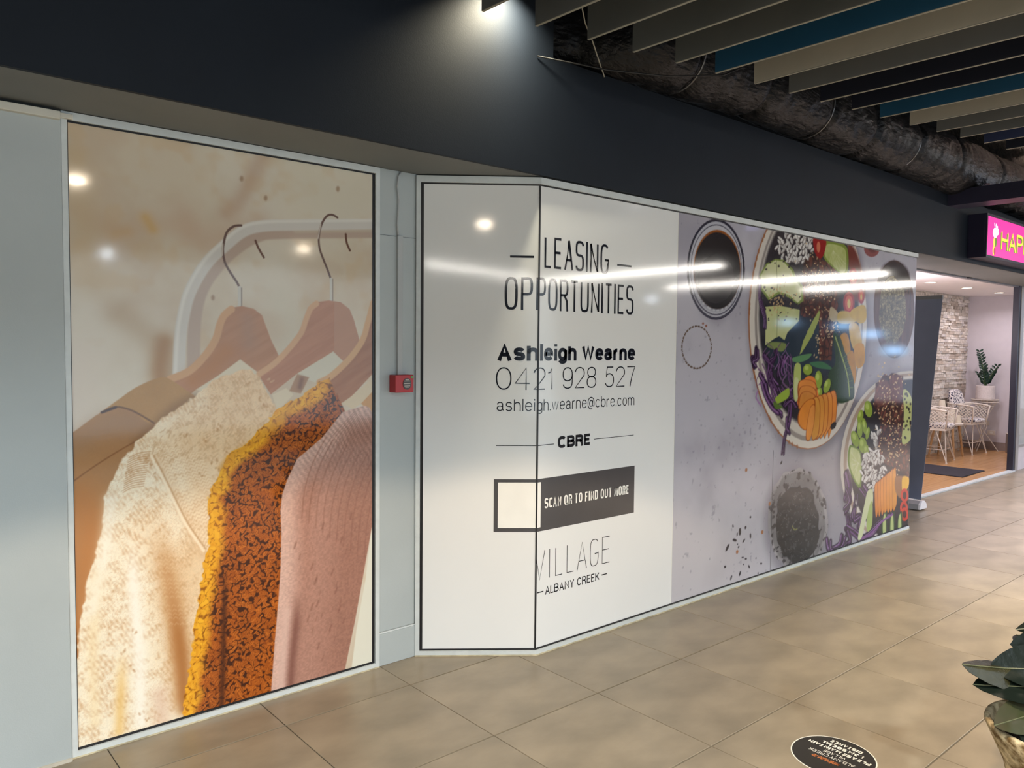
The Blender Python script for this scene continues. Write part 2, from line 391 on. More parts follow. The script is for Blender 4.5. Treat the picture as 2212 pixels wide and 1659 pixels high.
# ------------------------------------------------------------------ stroke lettering
def arc(cx, cy, rx, ry, a0, a1, n=14, ex=1.0):
    out = []
    for k in range(n + 1):
        a = math.radians(a0 + (a1 - a0) * k / n); c, s_ = math.cos(a), math.sin(a)
        out.append((cx + rx * math.copysign(abs(c) ** ex, c), cy + ry * math.copysign(abs(s_) ** ex, s_)))
    return out
def glyphs(ex):
    """unit-width glyph centre lines (x 0..1, cap height 1): {char: (relative width, [(points, closed)])}"""
    A = lambda cx, cy, rx, ry, a0, a1, n=14: arc(cx, cy, rx, ry, a0, a1, n, ex)
    G = {}
    def g(ch, w, *pl): G[ch] = (w, [(list(p[:-1]), True) if p[-1] == 'c' else (list(p), False) for p in pl])
    bowl = A(.5, .75, .5, .25, 90, -90)
    g('A', 1.0, [(0, 0), (.5, 1), (1, 0)], [(.17, .31), (.83, .31)])
    g('B', .92, [(0, 0), (0, 1), (.5, 1)] + A(.5, .76, .42, .24, 90, -90) + [(0, .52)], [(.5, .52)] + A(.52, .26, .48, .26, 90, -90) + [(0, 0)])
    g('C', .98, A(.5, .5, .5, .5, 40, 320, 24))
    g('D', .95, [(0, 0), (0, 1), (.45, 1)] + A(.45, .5, .55, .5, 90, -90) + [(0, 0)])
    g('E', .80, [(1, 1), (0, 1), (0, 0), (1, 0)], [(0, .52), (.9, .52)])
    g('F', .78, [(1, 1), (0, 1), (0, 0)], [(0, .5), (.88, .5)])
    g('G', 1.0, A(.5, .5, .5, .5, 45, 360, 26) + [(1, .46), (.55, .46)])
    g('H', .95, [(0, 0), (0, 1)], [(1, 0), (1, 1)], [(0, .51), (1, .51)])
    g('I', 0.0, [(.5, 0), (.5, 1)])
    g('K', .95, [(0, 0), (0, 1)], [(.95, 1), (0, .38)], [(.3, .58), (1, 0)])
    g('L', .72, [(0, 1), (0, 0), (1, 0)])
    g('M', 1.25, [(0, 0), (0, 1), (.5, .05), (1, 1), (1, 0)])
    g('N', .98, [(0, 0), (0, 1), (1, 0), (1, 1)])
    g('O', 1.0, A(.5, .5, .5, .5, 0, 355, 30) + ['c'])
    g('P', .90, [(0, 0), (0, 1), (.5, 1)] + A(.5, .74, .5, .26, 90, -90) + [(0, .48)])
    g('Q', 1.0, A(.5, .5, .5, .5, 0, 355, 30) + ['c'], [(.6, .2), (1.0, -.03)])
    g('R', .92, [(0, 0), (0, 1), (.5, 1)] + A(.5, .75, .5, .25, 90, -90) + [(0, .5)], [(.55, .5), (.93, .3), (1, 0)])
    g('S', .92, A(.5, .76, .5, .24, 15, 270, 18) + A(.5, .26, .5, .26, 90, -165, 18))
    g('T', .85, [(0, 1), (1, 1)], [(.5, 1), (.5, 0)])
    g('U', .96, [(0, 1), (0, .3)] + A(.5, .3, .5, .3, 180, 360) + [(1, 1)])
    g('V', .95, [(0, 1), (.5, 0), (1, 1)])
    g('W', 1.4, [(0, 1), (.26, 0), (.5, .96), (.74, 0), (1, 1)])
    g('Y', .95, [(0, 1), (.5, .46), (1, 1)], [(.5, .46), (.5, 0)])
    g('0', .98, A(.5, .5, .5, .5, 0, 355, 30) + ['c'])
    g('1', .40, [(0, .76), (.55, .80), (.9, 1), (.9, 0)])
    g('2', .92, A(.5, .72, .5, .28, 170, -20, 16) + [(.0, 0), (1, 0)])
    g('4', .98, [(.76, 0), (.76, 1), (0, .28), (1, .28)])
    g('5', .90, [(.92, 1), (.22, 1), (.1, .5)] + A(.48, .33, .52, .33, 125, -155, 18))
    g('7', .88, [(0, 1), (1, 1), (.62, .5), (.38, 0)])
    g('8', .92, A(.5, .76, .44, .24, 0, 355, 22) + ['c'], A(.5, .27, .5, .27, 0, 355, 22) + ['c'])
    g('9', .92, A(.5, .68, .5, .32, 0, 355, 24) + ['c'], [(1, .68)] + A(.5, .3, .5, .3, 0, -160, 14))
    x = .72
    g('a', .82, [(.06, x * .74)] + A(.46, x * .74, .42, x * .26, 165, 0, 12) + [(.88, x * .2), (1, .0)], A(.44, x * .28, .44, x * .28, 60, 350, 18) + [(.88, x * .48), (.5, x * .56)])
    g('b', .82, [(0, 1), (0, 0)], A(.5, x * .5, .5, x * .5, 0, 355, 24) + ['c'])
    g('c', .78, A(.5, x * .5, .5, x * .5, 40, 320, 20))
    g('e', .82, [(0, x * .53), (1, x * .53)] + A(.5, x * .5, .5, x * .5, 10, 325, 22))
    g('g', .82, A(.5, x * .5, .5, x * .5, 0, 355, 24) + ['c'], [(1, x), (1, .02)] + A(.5, -.02, .5, .24, 0, -160, 14))
    g('h', .78, [(0, 1), (0, 0)], [(0, x * .55)] + A(.5, x * .6, .5, x * .4, 170, 0, 12) + [(1, 0)])
    g('i', 0.0, [(.5, 0), (.5, x)], [(.5, .87), (.5, 1.0)])
    g('l', 0.0, [(.5, 0), (.5, 1)])
    g('m', 1.3, [(0, x), (0, 0)], [(0, x * .55)] + A(.25, x * .65, .25, x * .35, 170, 0, 10) + [(.5, 0)], [(.5, x * .6)] + A(.75, x * .65, .25, x * .35, 170, 0, 10) + [(1, 0)])
    g('n', .78, [(0, x), (0, 0)], [(0, x * .55)] + A(.5, x * .6, .5, x * .4, 170, 0, 12) + [(1, 0)])
    g('o', .82, A(.5, x * .5, .5, x * .5, 0, 355, 24) + ['c'])
    g('r', .42, [(0, x), (0, 0)], [(0, x * .5)] + A(.9, x * .5, .9, x * .48, 170, 85, 8))
    g('s', .74, A(.5, x * .75, .46, x * .25, 20, 270, 14) + A(.5, x * .25, .5, x * .25, 90, -165, 14))
    g('t', .42, [(.5, .95), (.5, .08), (1, 0)], [(0, x), (1, x)])
    g('w', 1.15, [(0, x), (.26, 0), (.5, x), (.74, 0), (1, x)])
    g('.', 0.0, [(.5, 0), (.5, .09)])
    g('-', .9, [(0, .5), (1, .5)])
    g('@', 1.25, A(.5, .38, .24, .27, 0, 355, 20) + ['c'], [(.78, .66), (.72, .2)] + A(.82, .3, .18, .18, 240, 360, 8) + A(.5, .4, .5, .55, 0, 290, 24))
    return G
def ribbon(mb, pts, closed, t):
    pts = [p for i, p in enumerate(pts) if i == 0 or (abs(p[0] - pts[i - 1][0]) + abs(p[1] - pts[i - 1][1])) > 1e-6]
    n = len(pts); L, R = [], []
    for i in range(n):
        a = pts[i - 1] if (i or closed) else None
        c = pts[(i + 1) % n] if (i < n - 1 or closed) else None
        b = pts[i]
        def nrm(p, q):
            dx, dy = q[0] - p[0], q[1] - p[1]; l = math.hypot(dx, dy) or 1e-9
            return (-dy / l, dx / l)
        n1 = nrm(a, b) if a else nrm(b, c); n2 = nrm(b, c) if c else n1
        mx, my = n1[0] + n2[0], n1[1] + n2[1]; l = math.hypot(mx, my)
        if l < 0.35: mx, my, k = n2[0], n2[1], 1.0
        else:
            mx, my = mx / l, my / l; k = min(1.25, 1 / max(0.2, mx * n2[0] + my * n2[1]))
        L.append((b[0] + mx * t / 2 * k, b[1] + my * t / 2 * k, 0)); R.append((b[0] - mx * t / 2 * k, b[1] - my * t / 2 * k, 0))
    fs = []
    for i in range(n if closed else n - 1):
        j = (i + 1) % n
        fs.append((i, n + i, n + j, j))
    mb.add(L + R, fs)
def text2d(txt, x0, x1, z0, z1, t, ex=1.0, gap=0.22, space=0.5, slant=0, words=False):
    """lettering laid out to fill x0..x1 between base line z0 and cap line z1; stroke width t (m)"""
    G = glyphs(ex); H = z1 - z0
    mb = MB(); wl = [mb]
    tot = 0.0; nfix = 0
    adv = []
    for i, ch in enumerate(txt):
        if ch == ' ': adv.append((space, 0)); tot += space; continue
        w = G[ch][0]; adv.append((w, 1))
    # total = sum(w)*k + n*t + gaps*k  -> solve for k
    n = sum(a[1] for a in adv)
    sw_ = sum(a[0] for a in adv); ng = len(txt) - 1 - 2 * txt.count(' ')
    k = (x1 - x0 - n * t) / max(1e-6, sw_ + gap * ng)
    x = x0
    for i, ch in enumerate(txt):
        if ch == ' ':
            x += space * k
            if words: mb = MB(); wl.append(mb)
            continue
        w, pls = G[ch]
        for pts, cl in pls:
            q = [(x + t / 2 + px * w * k + slant * (py * H), z0 + t / 2 + py * (H - t)) for px, py in pts]
            if w == 0.0: q = [(x + t / 2 + slant * (py * H), z0 + py * H) for px, py in pts]
            else:
                # square off strokes that end on the base or cap line
                q = [(a, (z0 if (py <= 0.0 and (j in (0, len(pts) - 1)) and not cl and abs(pts[j][0] - pts[max(0, min(len(pts) - 1, j + (1 if j == 0 else -1)))][0]) < .7 and abs(pts[j][1] - pts[max(0, min(len(pts) - 1, j + (1 if j == 0 else -1)))][1]) > .2) else b)) for j, ((a, b), (px, py)) in enumerate(zip(q, pts))]
            ribbon(mb, q, cl, t)
        x += w * k + t
        if i < len(txt) - 1 and txt[i + 1] != ' ': x += gap * k * (0.45 if (ch + txt[i + 1]) in ('TA', 'LA', 'AT', 'WE', 'CA', 'AL', 'AI', 'IA', 'LB') else 1)
    return wl if words else mb
def rect2d(x0, z0, x1, z1, hole=None):
    mb = MB()
    if not hole: return mb.add([(x0, z0, 0), (x1, z0, 0), (x1, z1, 0), (x0, z1, 0)], [(0, 1, 2, 3)])
    a, b, c, d = hole
    return mb.add([(x0, z0, 0), (x1, z0, 0), (x1, z1, 0), (x0, z1, 0), (a, b, 0), (c, b, 0), (c, d, 0), (a, d, 0)],
                  [(0, 1, 5, 4), (1, 2, 6, 5), (2, 3, 7, 6), (3, 0, 4, 7)])
# the leasing sign is laid out flat (u along the film) and folds round the corner at u = UL
FA, FBc = Vector((2.137, D1)), Vector((2.609, D2))
UL = (FBc - FA).length
FE = (FBc - FA) / UL
FN = Vector((FE.y, -FE.x)); FN = FN if FN.y < 0 else -FN
CN = Vector((0, -1))
def fold(u, z, off):
    if u < UL - 1e-5:
        p = FA + FE * u + FN * off
    elif u > UL + 1e-5:
        p = FBc + Vector((u - UL, 0)) + CN * off
    else:
        nb = (FN + CN); p = FBc + nb * (off / (1 + FN.dot(CN)))
    return (p.x, p.y, z)
def folded(mb, name, mt, parent, off):
    bm = bmesh.new()
    bv = [bm.verts.new(v) for v in mb.v]
    for f in mb.f:
        try: bm.faces.new([bv[i] for i in f])
        except ValueError: pass
    bmesh.ops.bisect_plane(bm, geom=bm.verts[:] + bm.edges[:] + bm.faces[:], plane_co=(UL, 0, 0), plane_no=(1, 0, 0), dist=1e-6)
    for v in bm.verts: v.co = fold(v.co.x, v.co.y, off)
    for f in bm.faces:
        f.normal_update()
        if f.normal.y > 0: f.normal_flip()
    me = bpy.data.meshes.new(name); bm.to_mesh(me); bm.free(); me.materials.append(mt)
    o = bpy.data.objects.new(name, me); COL.objects.link(o)
    o.parent = parent; o.matrix_parent_inverse = Matrix.Translation(-parent.location)
    return o

# ------------------------------------------------------------------ shopfront frame of the projecting bay
fr = thing('shopfront_frame', 'white aluminium shopfront frame around the leasing sign and food picture', 'frame', (2.609, D2, 0))
def fbar(u0, u1, z0, z1, off0, off1, name, mt, parent):
    mb = MB()
    for (z, o_) in ((z0, off0), (z0, off1), (z1, off1), (z1, off0)):
        mb.v.append(fold(u0, z, o_)); mb.v.append(fold(u1, z, o_))
    mb.f = [(0, 1, 3, 2), (2, 3, 5, 4), (4, 5, 7, 6), (6, 7, 1, 0), (0, 2, 4, 6), (7, 5, 3, 1)]
    return mb.build(name, mt, parent)
UE = UL + XE - 2.609
US = UL + 3.70 - 2.609
for a, b in ((0.0, UL), (UL, UE)):
    fbar(a, b, 2.338, 2.370, -0.012, 0.012, 'top_rail', m_alu, fr)
    fbar(a, b, 0.0, 0.026, -0.012, 0.012, 'bottom_rail', m_alu, fr)
    fbar(a, b, 2.331, 2.338, -0.01, 0.004, 'gasket', m_gask, fr)
    fbar(a, b, 0.026, 0.034, -0.01, 0.004, 'gasket', m_gask, fr)
fbar(0.0, 0.022, 0.026, 2.338, -0.012, 0.012, 'stile', m_alu, fr)
fbar(0.022, 0.036, 0.026, 2.338, -0.012, 0.003, 'gasket', m_gask, fr)
fbar(UL - 0.0055, UL, 0.026, 2.336, -0.006, 0.0022, 'corner_gasket', m_gask, fr)
fbar(UL, UL + 0.003, 0.026, 2.336, -0.006, 0.0022, 'corner_gasket', m_gask, fr)
m_seal = mat('worn_sealant', srgb(188, 178, 150), 0.7, var=0.3, vscale=14)
fbar(0.0, UL, 0.0, 0.006, 0.012, 0.015, 'sealant_bead', m_seal, fr)
fbar(UL, UE, 0.0, 0.006, 0.012, 0.015, 'sealant_bead', m_seal, fr)

# ------------------------------------------------------------------ leasing sign
ls = thing('leasing_sign', 'glossy white leasing film sign with dark lettering, folded round a corner', 'sign', (2.609, D2, 0.03))
def film(u0, u1, z0, z1, name, mt, parent):
    mb = MB()
    for o_ in (-0.009, 0.0):
        for u, z in ((u0, z0), (u1, z0), (u1, z1), (u0, z1)): mb.v.append(fold(u, z, o_))
    mb.f = [(3, 2, 1, 0), (4, 5, 6, 7), (0, 1, 5, 4), (1, 2, 6, 5), (2, 3, 7, 6), (3, 0, 4, 7)]
    o = mb.build(name, mt, parent)
    return o
film(0.036, UL - 0.0005, 0.034, 2.331, 'film_panel', m_white, ls)
film(UL + 0.0005, US, 0.034, 2.331, 'film_panel', m_white, ls)
OFF = 0.0009
def line(mb, name='lettering', mt=None, off=OFF):
    if isinstance(mb, list):
        class Multi:
            objs = [folded(q, name, mt or m_ink, ls, off) for q in mb]
            def __setitem__(s, k, v):
                for o in s.objs: o[k] = v
        return Multi()
    return folded(mb, name, mt or m_ink, ls, off)
line(text2d('LEASING', 0.634, 1.102, 1.936, 2.091, 0.0125, ex=0.62, gap=0.30)).__setitem__('label', 'heading word LEASING in thin dark capitals')
line(rect2d(0.457, 1.9815, 0.575, 1.992), 'dash'); line(rect2d(1.169, 1.985, 1.285, 1.9955), 'dash')
line(text2d('OPPORTUNITIES', 0.432, 1.307, 1.727, 1.887, 0.0125, ex=0.62, gap=0.30)).__setitem__('label', 'heading word OPPORTUNITIES in thin dark capitals')
line(text2d('Ashleigh Wearne', 0.398, 1.329, 1.477, 1.560, 0.0195, ex=0.85, gap=0.14, space=0.75, words=True)).__setitem__('label', 'contact name in bold dark letters')
line(text2d('0421 928 527', 0.393, 1.331, 1.333, 1.444, 0.0062, ex=0.9, gap=0.22, space=0.95, words=True)).__setitem__('label', 'phone number in thin dark digits')
line(text2d('ashleigh.wearne@cbre.com', 0.398, 1.328, 1.228, 1.288, 0.0046, ex=0.9, gap=0.24)).__setitem__('label', 'email address in thin dark letters')
line(text2d('CBRE', 0.741, 0.983, 1.032, 1.093, 0.0155, ex=0.75, gap=0.10)).__setitem__('label', 'short bold dark company wordmark')
line(rect2d(0.396, 1.0545, 0.714, 1.0580), 'rule'); line(rect2d(1.0065, 1.0590, 1.327, 1.0622), 'rule')
line(rect2d(0.387, 0.6235, 1.340, 0.8885), 'grey_banner', m_inkgrey, 0.0005)
line(rect2d(0.4075, 0.6435, 0.627, 0.8715), 'blank_square', m_paperwhite)
line(text2d('SCAN QR TO FIND OUT MORE', 0.654, 1.298, 0.735, 0.786, 0.0082, ex=0.65, gap=0.34, space=1.15, words=True), 'lettering', m_paperwhite).__setitem__('label', 'white capitals on the grey band')
# VILLAGE: each letter at its measured place, hairline strokes
vl = MB()
Z0, Z1, T_ = 0.376, 0.523, 0.0042
for ch, a, b in (('V', 0.603, 0.6605), ('I', 0.691, 0.694), ('L', 0.734, 0.785), ('L', 0.816, 0.868), ('A', 0.891, 0.966), ('G', 0.989, 1.055), ('E', 1.083, 1.145)):
    if ch == 'V':
        ribbon(vl, [(0.601, 0.500), (0.6246, 0.376), (0.6595, 0.523)], False, T_)
    else:
        q = text2d(ch, a, b, Z0, Z1, T_, ex=0.62); vl.add(q.v, q.f)
line(vl).__setitem__('label', 'tall hairline word VILLAGE')
line(text2d('ALBANY CREEK', 0.664, 1.070, 0.293, 0.3365, 0.0062, ex=1.0, gap=0.16, space=0.75, words=True)).__setitem__('label', 'small capitals ALBANY CREEK')
line(rect2d(0.608, 0.3105, 0.6525, 0.3165), 'dash'); line(rect2d(1.082, 0.3135, 1.1245, 0.3195), 'dash')
line(rect2d(US - 0.006, 0.034, US - 0.001, 2.331), 'film_edge', m_paperwhite, 0.0004)
# ------------------------------------------------------------------ printed pictures (painted procedurally onto a fine point grid)
RM = np.array(ROT)
def trace(pts, D):
    """trace coordinates of the picture -> (x, z) on the flat film at depth D"""
    P = np.atleast_2d(np.asarray(pts, float))
    q = np.stack([(P[:, 0] - IW / 2) / FPX, -(P[:, 1] - IH / 2) / FPX, np.ones(len(P))], 1)
    d = q @ RM
    s = D / d[:, 1]
    return np.stack([d[:, 0] * s, CAM_H + d[:, 2] * s], 1)
def lattice(rs, n=256): return rs.random((n, n)).astype(np.float32)
def vnoise(u, v, sc, seed):
    L = lattice(np.random.RandomState(seed)); n = L.shape[0]
    x, y = u * sc, v * sc; xi = np.floor(x).astype(int); yi = np.floor(y).astype(int)
    fx, fy = x - xi, y - yi; fx = fx * fx * (3 - 2 * fx); fy = fy * fy * (3 - 2 * fy)
    a, b, c, d = L[xi % n, yi % n], L[(xi + 1) % n, yi % n], L[xi % n, (yi + 1) % n], L[(xi + 1) % n, (yi + 1) % n]
    return (a * (1 - fx) + b * fx) * (1 - fy) + (c * (1 - fx) + d * fx) * fy
def fbm(u, v, sc, seed, o=4, g=0.5):
    t = 0; a = 1; w = 0
    for k in range(o):
        t = t + a * vnoise(u, v, sc * 2 ** k, seed + k); w += a; a *= g
    return t / w
def worley(u, v, sc, seed):
    rs = np.random.RandomState(seed); n = 128; JX, JY, JC = rs.random((n, n)), rs.random((n, n)), rs.random((n, n))
    x, y = u * sc, v * sc; xi = np.floor(x).astype(int); yi = np.floor(y).astype(int)
    f1 = np.full(u.shape, 9.0); f2 = np.full(u.shape, 9.0); cid = np.zeros(u.shape)
    for i in (-1, 0, 1):
        for j in (-1, 0, 1):
            cx, cy = (xi + i), (yi + j)
            d = np.hypot(cx + JX[cx % n, cy % n] - x, cy + JY[cx % n, cy % n] - y)
            m_ = d < f1
            f2 = np.where(m_, f1, np.minimum(f2, d)); cid = np.where(m_, JC[cx % n, cy % n], cid); f1 = np.where(m_, d, f1)
    return f1, f2, cid
def mixc(a, b, t):
    t = np.clip(np.asarray(t, float), 0, 1)[..., None]
    return np.asarray(a, float) * (1 - t) + np.asarray(b, float) * t
def sstep(a, b, x):
    t = np.clip((x - a) / (b - a), 0, 1); return t * t * (3 - 2 * t)
def smooth(pts, closed=True, n=5):
    P = np.asarray(pts, float); m_ = len(P); out = []
    for i in range(m_ if closed else m_ - 1):
        if closed: p0, p1, p2, p3 = P[i - 1], P[i], P[(i + 1) % m_], P[(i + 2) % m_]
        else: p0, p1, p2, p3 = P[max(i - 1, 0)], P[i], P[i + 1], P[min(i + 2, m_ - 1)]
        for k in range(n):
            t = k / n
            out.append(0.5 * ((2 * p1) + (-p0 + p2) * t + (2 * p0 - 5 * p1 + 4 * p2 - p3) * t * t + (-p0 + 3 * p1 - 3 * p2 + p3) * t ** 3))
    if not closed: out.append(P[-1])
    return np.array(out)
class Canvas:
    def __init__(s, x0, x1, z0, z1, nx, nz, D, base):
        s.x = np.linspace(x0, x1, nx); s.z = np.linspace(z0, z1, nz); s.D = D
        s.U, s.V = np.meshgrid(s.x, s.z); s.img = np.zeros(s.U.shape + (3,)); s.img[:] = base
    def sub(s, q, pad):
        i0, i1 = np.searchsorted(s.x, [q[:, 0].min() - pad, q[:, 0].max() + pad]); j0, j1 = np.searchsorted(s.z, [q[:, 1].min() - pad, q[:, 1].max() + pad])
        return slice(j0, j1), slice(i0, i1)
    def dist(s, q, U, V, closed):
        best = np.full(U.shape, 1e9); ins = np.zeros(U.shape, bool); n = len(q)
        for i in range(n if closed else n - 1):
            a = q[i]; b = q[(i + 1) % n]; dx, dy = b - a; l2 = dx * dx + dy * dy + 1e-14
            t = np.clip(((U - a[0]) * dx + (V - a[1]) * dy) / l2, 0, 1)
            best = np.minimum(best, (U - a[0] - t * dx) ** 2 + (V - a[1] - t * dy) ** 2)
            if closed:
                c = ((a[1] > V) != (b[1] > V))
                if dy != 0: ins ^= c & (U < (V - a[1]) * dx / dy + a[0])
        d = np.sqrt(best)
        return np.where(ins, -d, d) if closed else d
    def paint(s, sl, al, col, U, V, sd):
        if callable(col): col = col(U, V, sd)
        a = np.clip(al, 0, 1)[..., None]
        s.img[sl] = s.img[sl] * (1 - a) + np.asarray(col, float) * a
    def fill(s, pts, col, soft=0.003, sm=True, op=1.0, warp=0, wsc=60, seed=3):
        p = smooth(pts) if sm else np.asarray(pts, float)
        q = trace(p, s.D); sl = s.sub(q, soft + warp + 0.004); U, V = s.U[sl], s.V[sl]
        if U.size == 0: return
        Uw, Vw = U, V
        if warp:
            Uw = U + (vnoise(U, V, wsc, seed) - 0.5) * 2 * warp; Vw = V + (vnoise(U, V, wsc, seed + 9) - 0.5) * 2 * warp
        sd = s.dist(q, Uw, Vw, True)
        s.paint(sl, sstep(soft, -soft, sd) * op, col, U, V, sd)
    def stroke(s, pts, w, col, soft=0.002, sm=True, op=1.0):
        p = smooth(pts, False) if sm else np.asarray(pts, float)
        q = trace(p, s.D); sl = s.sub(q, w + soft); U, V = s.U[sl], s.V[sl]
        if U.size == 0: return
        d = s.dist(q, U, V, False)
        s.paint(sl, sstep(w / 2 + soft, w / 2 - soft, d) * op, col, U, V, d)
    def ell(s, cx, cy, rx, ry, col, rot=0, soft=0.003, op=1.0, n=20, **k):
        a = np.linspace(0, 2 * np.pi, n, endpoint=False); c, sn = math.cos(math.radians(rot)), math.sin(math.radians(rot))
        x, y = rx * np.cos(a), ry * np.sin(a)
        s.fill(np.stack([cx + x * c - y * sn, cy + x * sn + y * c], 1), col, soft, sm=False, op=op, **k)
    def glow(s, pts, w, col, op=0.6, closed=False, fade=0.0):
        """broad soft wash along a path, optionally fading in from its top end"""
        q = trace(smooth(pts, closed), s.D); sl = s.sub(q, w); U, V = s.U[sl], s.V[sl]
        if U.size == 0: return
        d = s.dist(q, U, V, False); a = np.exp(-(d / (w * 0.45)) ** 2) * op
        if fade: a = a * sstep(0, fade, q[:, 1].max() - V)
        s.paint(sl, a, col, U, V, d)
    def mesh(s, name, y, mt, parent, gain=0.95):
        nz, nx = s.U.shape; N = nx * nz
        co = np.empty((N, 3), np.float32); co[:, 0] = s.U.ravel(); co[:, 1] = y; co[:, 2] = s.V.ravel()
        i = np.arange(nx - 1)[None, :] + nx * np.arange(nz - 1)[:, None]
        q = np.stack([i, i + 1, i + nx + 1, i + nx], -1).reshape(-1, 4).astype(np.int32)
        me = bpy.data.meshes.new(name)
        me.vertices.add(N); me.vertices.foreach_set('co', co.ravel())
        me.loops.add(q.size); me.loops.foreach_set('vertex_index', q.ravel())
        me.polygons.add(len(q)); me.polygons.foreach_set('loop_start', np.arange(0, q.size, 4, dtype=np.int32))
        me.update(calc_edges=True)
        c = np.clip(s.img / 255.0, 0, 1); lin = np.where(c <= 0.04045, c / 12.92, ((c + 0.055) / 1.055) ** 2.4) * gain
        at = me.color_attributes.new('print', 'FLOAT_COLOR', 'POINT')
        buf = np.ones((N, 4), np.float32); buf[:, :3] = lin.reshape(-1, 3); at.data.foreach_set('color', buf.ravel())
        me.materials.append(mt)
        o = bpy.data.objects.new(name, me); COL.objects.link(o)
        o.parent = parent; o.matrix_parent_inverse = Matrix.Translation(-parent.location)
        return o
m_print = attr_mat('printed_film')

# ---- clothing picture
wf = thing('clothing_picture', 'tall glossy picture of knitted jumpers on wooden hangers in a white frame', 'picture', (1.27, D1, 0))
bx(0.614, D1 - 0.012, 2.345, 1.926, D1 + 0.014, 2.373).build('top_rail', m_alu, wf)
bx(0.614, D1 - 0.012, 0.0, 1.926, D1 + 0.014, 0.024).build('bottom_rail', m_alu, wf)
bx(0.614, D1 - 0.012, 0.024, 0.633, D1 + 0.014, 2.345).build('stile', m_alu, wf)
bx(1.904, D1 - 0.012, 0.024, 1.926, D1 + 0.014, 2.345).build('stile', m_alu, wf)
bx(0.614, D1 - 0.015, 0.0, 1.926, D1 - 0.012, 0.005).build('sealant_bead', m_seal, wf)
bx(0.633, D1 - 0.002, 0.024, 0.6375, D1 + 0.012, 2.345).build('gasket', m_gask, wf)
bx(1.892, D1 - 0.002, 0.024, 1.904, D1 + 0.012, 2.345).build('gasket', m_gask, wf)
bx(0.6375, D1 - 0.002, 2.338, 1.892, D1 + 0.012, 2.345).build('gasket', m_gask, wf)
bx(0.6375, D1 - 0.002, 0.024, 1.892, D1 + 0.012, 0.033).build('gasket', m_gask, wf)

C = Canvas(0.6375, 1.892, 0.033, 2.338, 440, 830, D1, (210, 196, 172))
U, V = C.U, C.V
n1 = fbm(U, V, 2.2, 5, 5); n2 = fbm(U, V, 4.5, 21, 4); n3 = fbm(U * 1.0, V, 9, 33, 3)
im = mixc((220, 212, 197), (208, 191, 169), sstep(0.40, 0.70, n1))
im = mixc(im, (220, 212, 194), sstep(0.45, 0.75, n2) * 0.55)
im = mixc(im, (208, 178, 138), sstep(0.58, 0.78, n3) * 0.3)
C.img[:] = im
# stains on the plaster
C.glow([(170, 450), (250, 500), (330, 480), (400, 500)], 0.12, (200, 172, 146), 0.45)
C.glow([(315, 470), (330, 495)], 0.05, (212, 172, 112), 0.6)
C.glow([(250, 505), (275, 500)], 0.05, (208, 172, 128), 0.4)
C.glow([(490, 460), (520, 430), (560, 350), (570, 335)], 0.08, (186, 156, 134), 0.5)
C.glow([(400, 470), (450, 520), (560, 480)], 0.12, (200, 174, 152), 0.5)
C.glow([(260, 680), (330, 735), (365, 800)], 0.12, (186, 160, 128), 0.5)
C.glow([(160, 350), (200, 600)], 0.14, (206, 184, 150), 0.5)
C.glow([(640, 300), (700, 420), (780, 420)], 0.25, (214, 208, 188), 0.5)
C.glow([(610, 650), (640, 720), (620, 760)], 0.16, (214, 208, 190), 0.7)
for x, y in ((574, 428), (460, 643), (730, 408), (522, 386)): C.ell(x, y, 4, 6, (158, 128, 104), soft=0.006, op=0.7)
C.glow([(355, 740), (345, 800), (350, 830)], 0.09, (170, 124, 78), 0.8)
C.glow([(180, 930), (170, 780)], 0.2, (220, 208, 196), 0.7)
# garment rail
shade = [(418, 800), (421, 690), (436, 626), (468, 577), (508, 538), (556, 510), (610, 503), (830, 502)]
C.stroke(shade, 0.052, (192, 172, 158), 0.006)
C.stroke([(640, 496), (830, 494)], 0.030, (200, 186, 168), 0.006)
tube = [(386, 815), (389, 740), (395, 690), (410, 632), (445, 571), (489, 528), (527, 499), (570, 488), (640, 486), (830, 484)]
C.stroke(tube, 0.048, (214, 210, 204), 0.005)
C.stroke([(379, 815), (383, 735), (389, 685), (404, 628), (440, 565), (484, 521), (523, 491), (568, 480), (640, 478), (830, 476)], 0.012, (228, 225, 218), 0.006)
# hooks
HK = (112, 90, 84)
for pts in ([(521, 487), (505, 489), (490, 502), (483, 527), (482, 545), (486, 567), (498, 589), (512, 610), (518, 622)],
            [(729, 470), (718, 464), (706, 467), (695, 484), (689, 509), (690, 534), (697, 556), (707, 581), (715, 603)]):
    C.stroke(pts, 0.0095, HK, 0.002)
    C.stroke([(pts[3][0] - 2, pts[3][1]), (pts[4][0] - 2, pts[4][1] + 6)], 0.006, (205, 195, 185), 0.002)
C.stroke([(518, 622), (518, 662)], 0.016, (208, 204, 196), 0.002); C.stroke([(522, 622), (522, 662)], 0.004, (140, 125, 115), 0.002)
C.stroke([(715.5, 603), (715.5, 650)], 0.014, (210, 206, 198), 0.002); C.stroke([(719, 603), (719, 650)], 0.004, (140, 125, 115), 0.002)
C.stroke([(552, 520), (558, 535), (570, 556)], 0.009, (110, 80, 70), 0.002)
C.stroke([(747, 506), (749, 524), (756, 541)], 0.010, (110, 78, 66), 0.002)
def wood(a, b):
    def f(u, v, sd):
        g = fbm(u * 0.5 + v * 0.35, (v - u * 0.6) * 5, 9, 51, 3)
        return mixc(a, b, g)
    return f
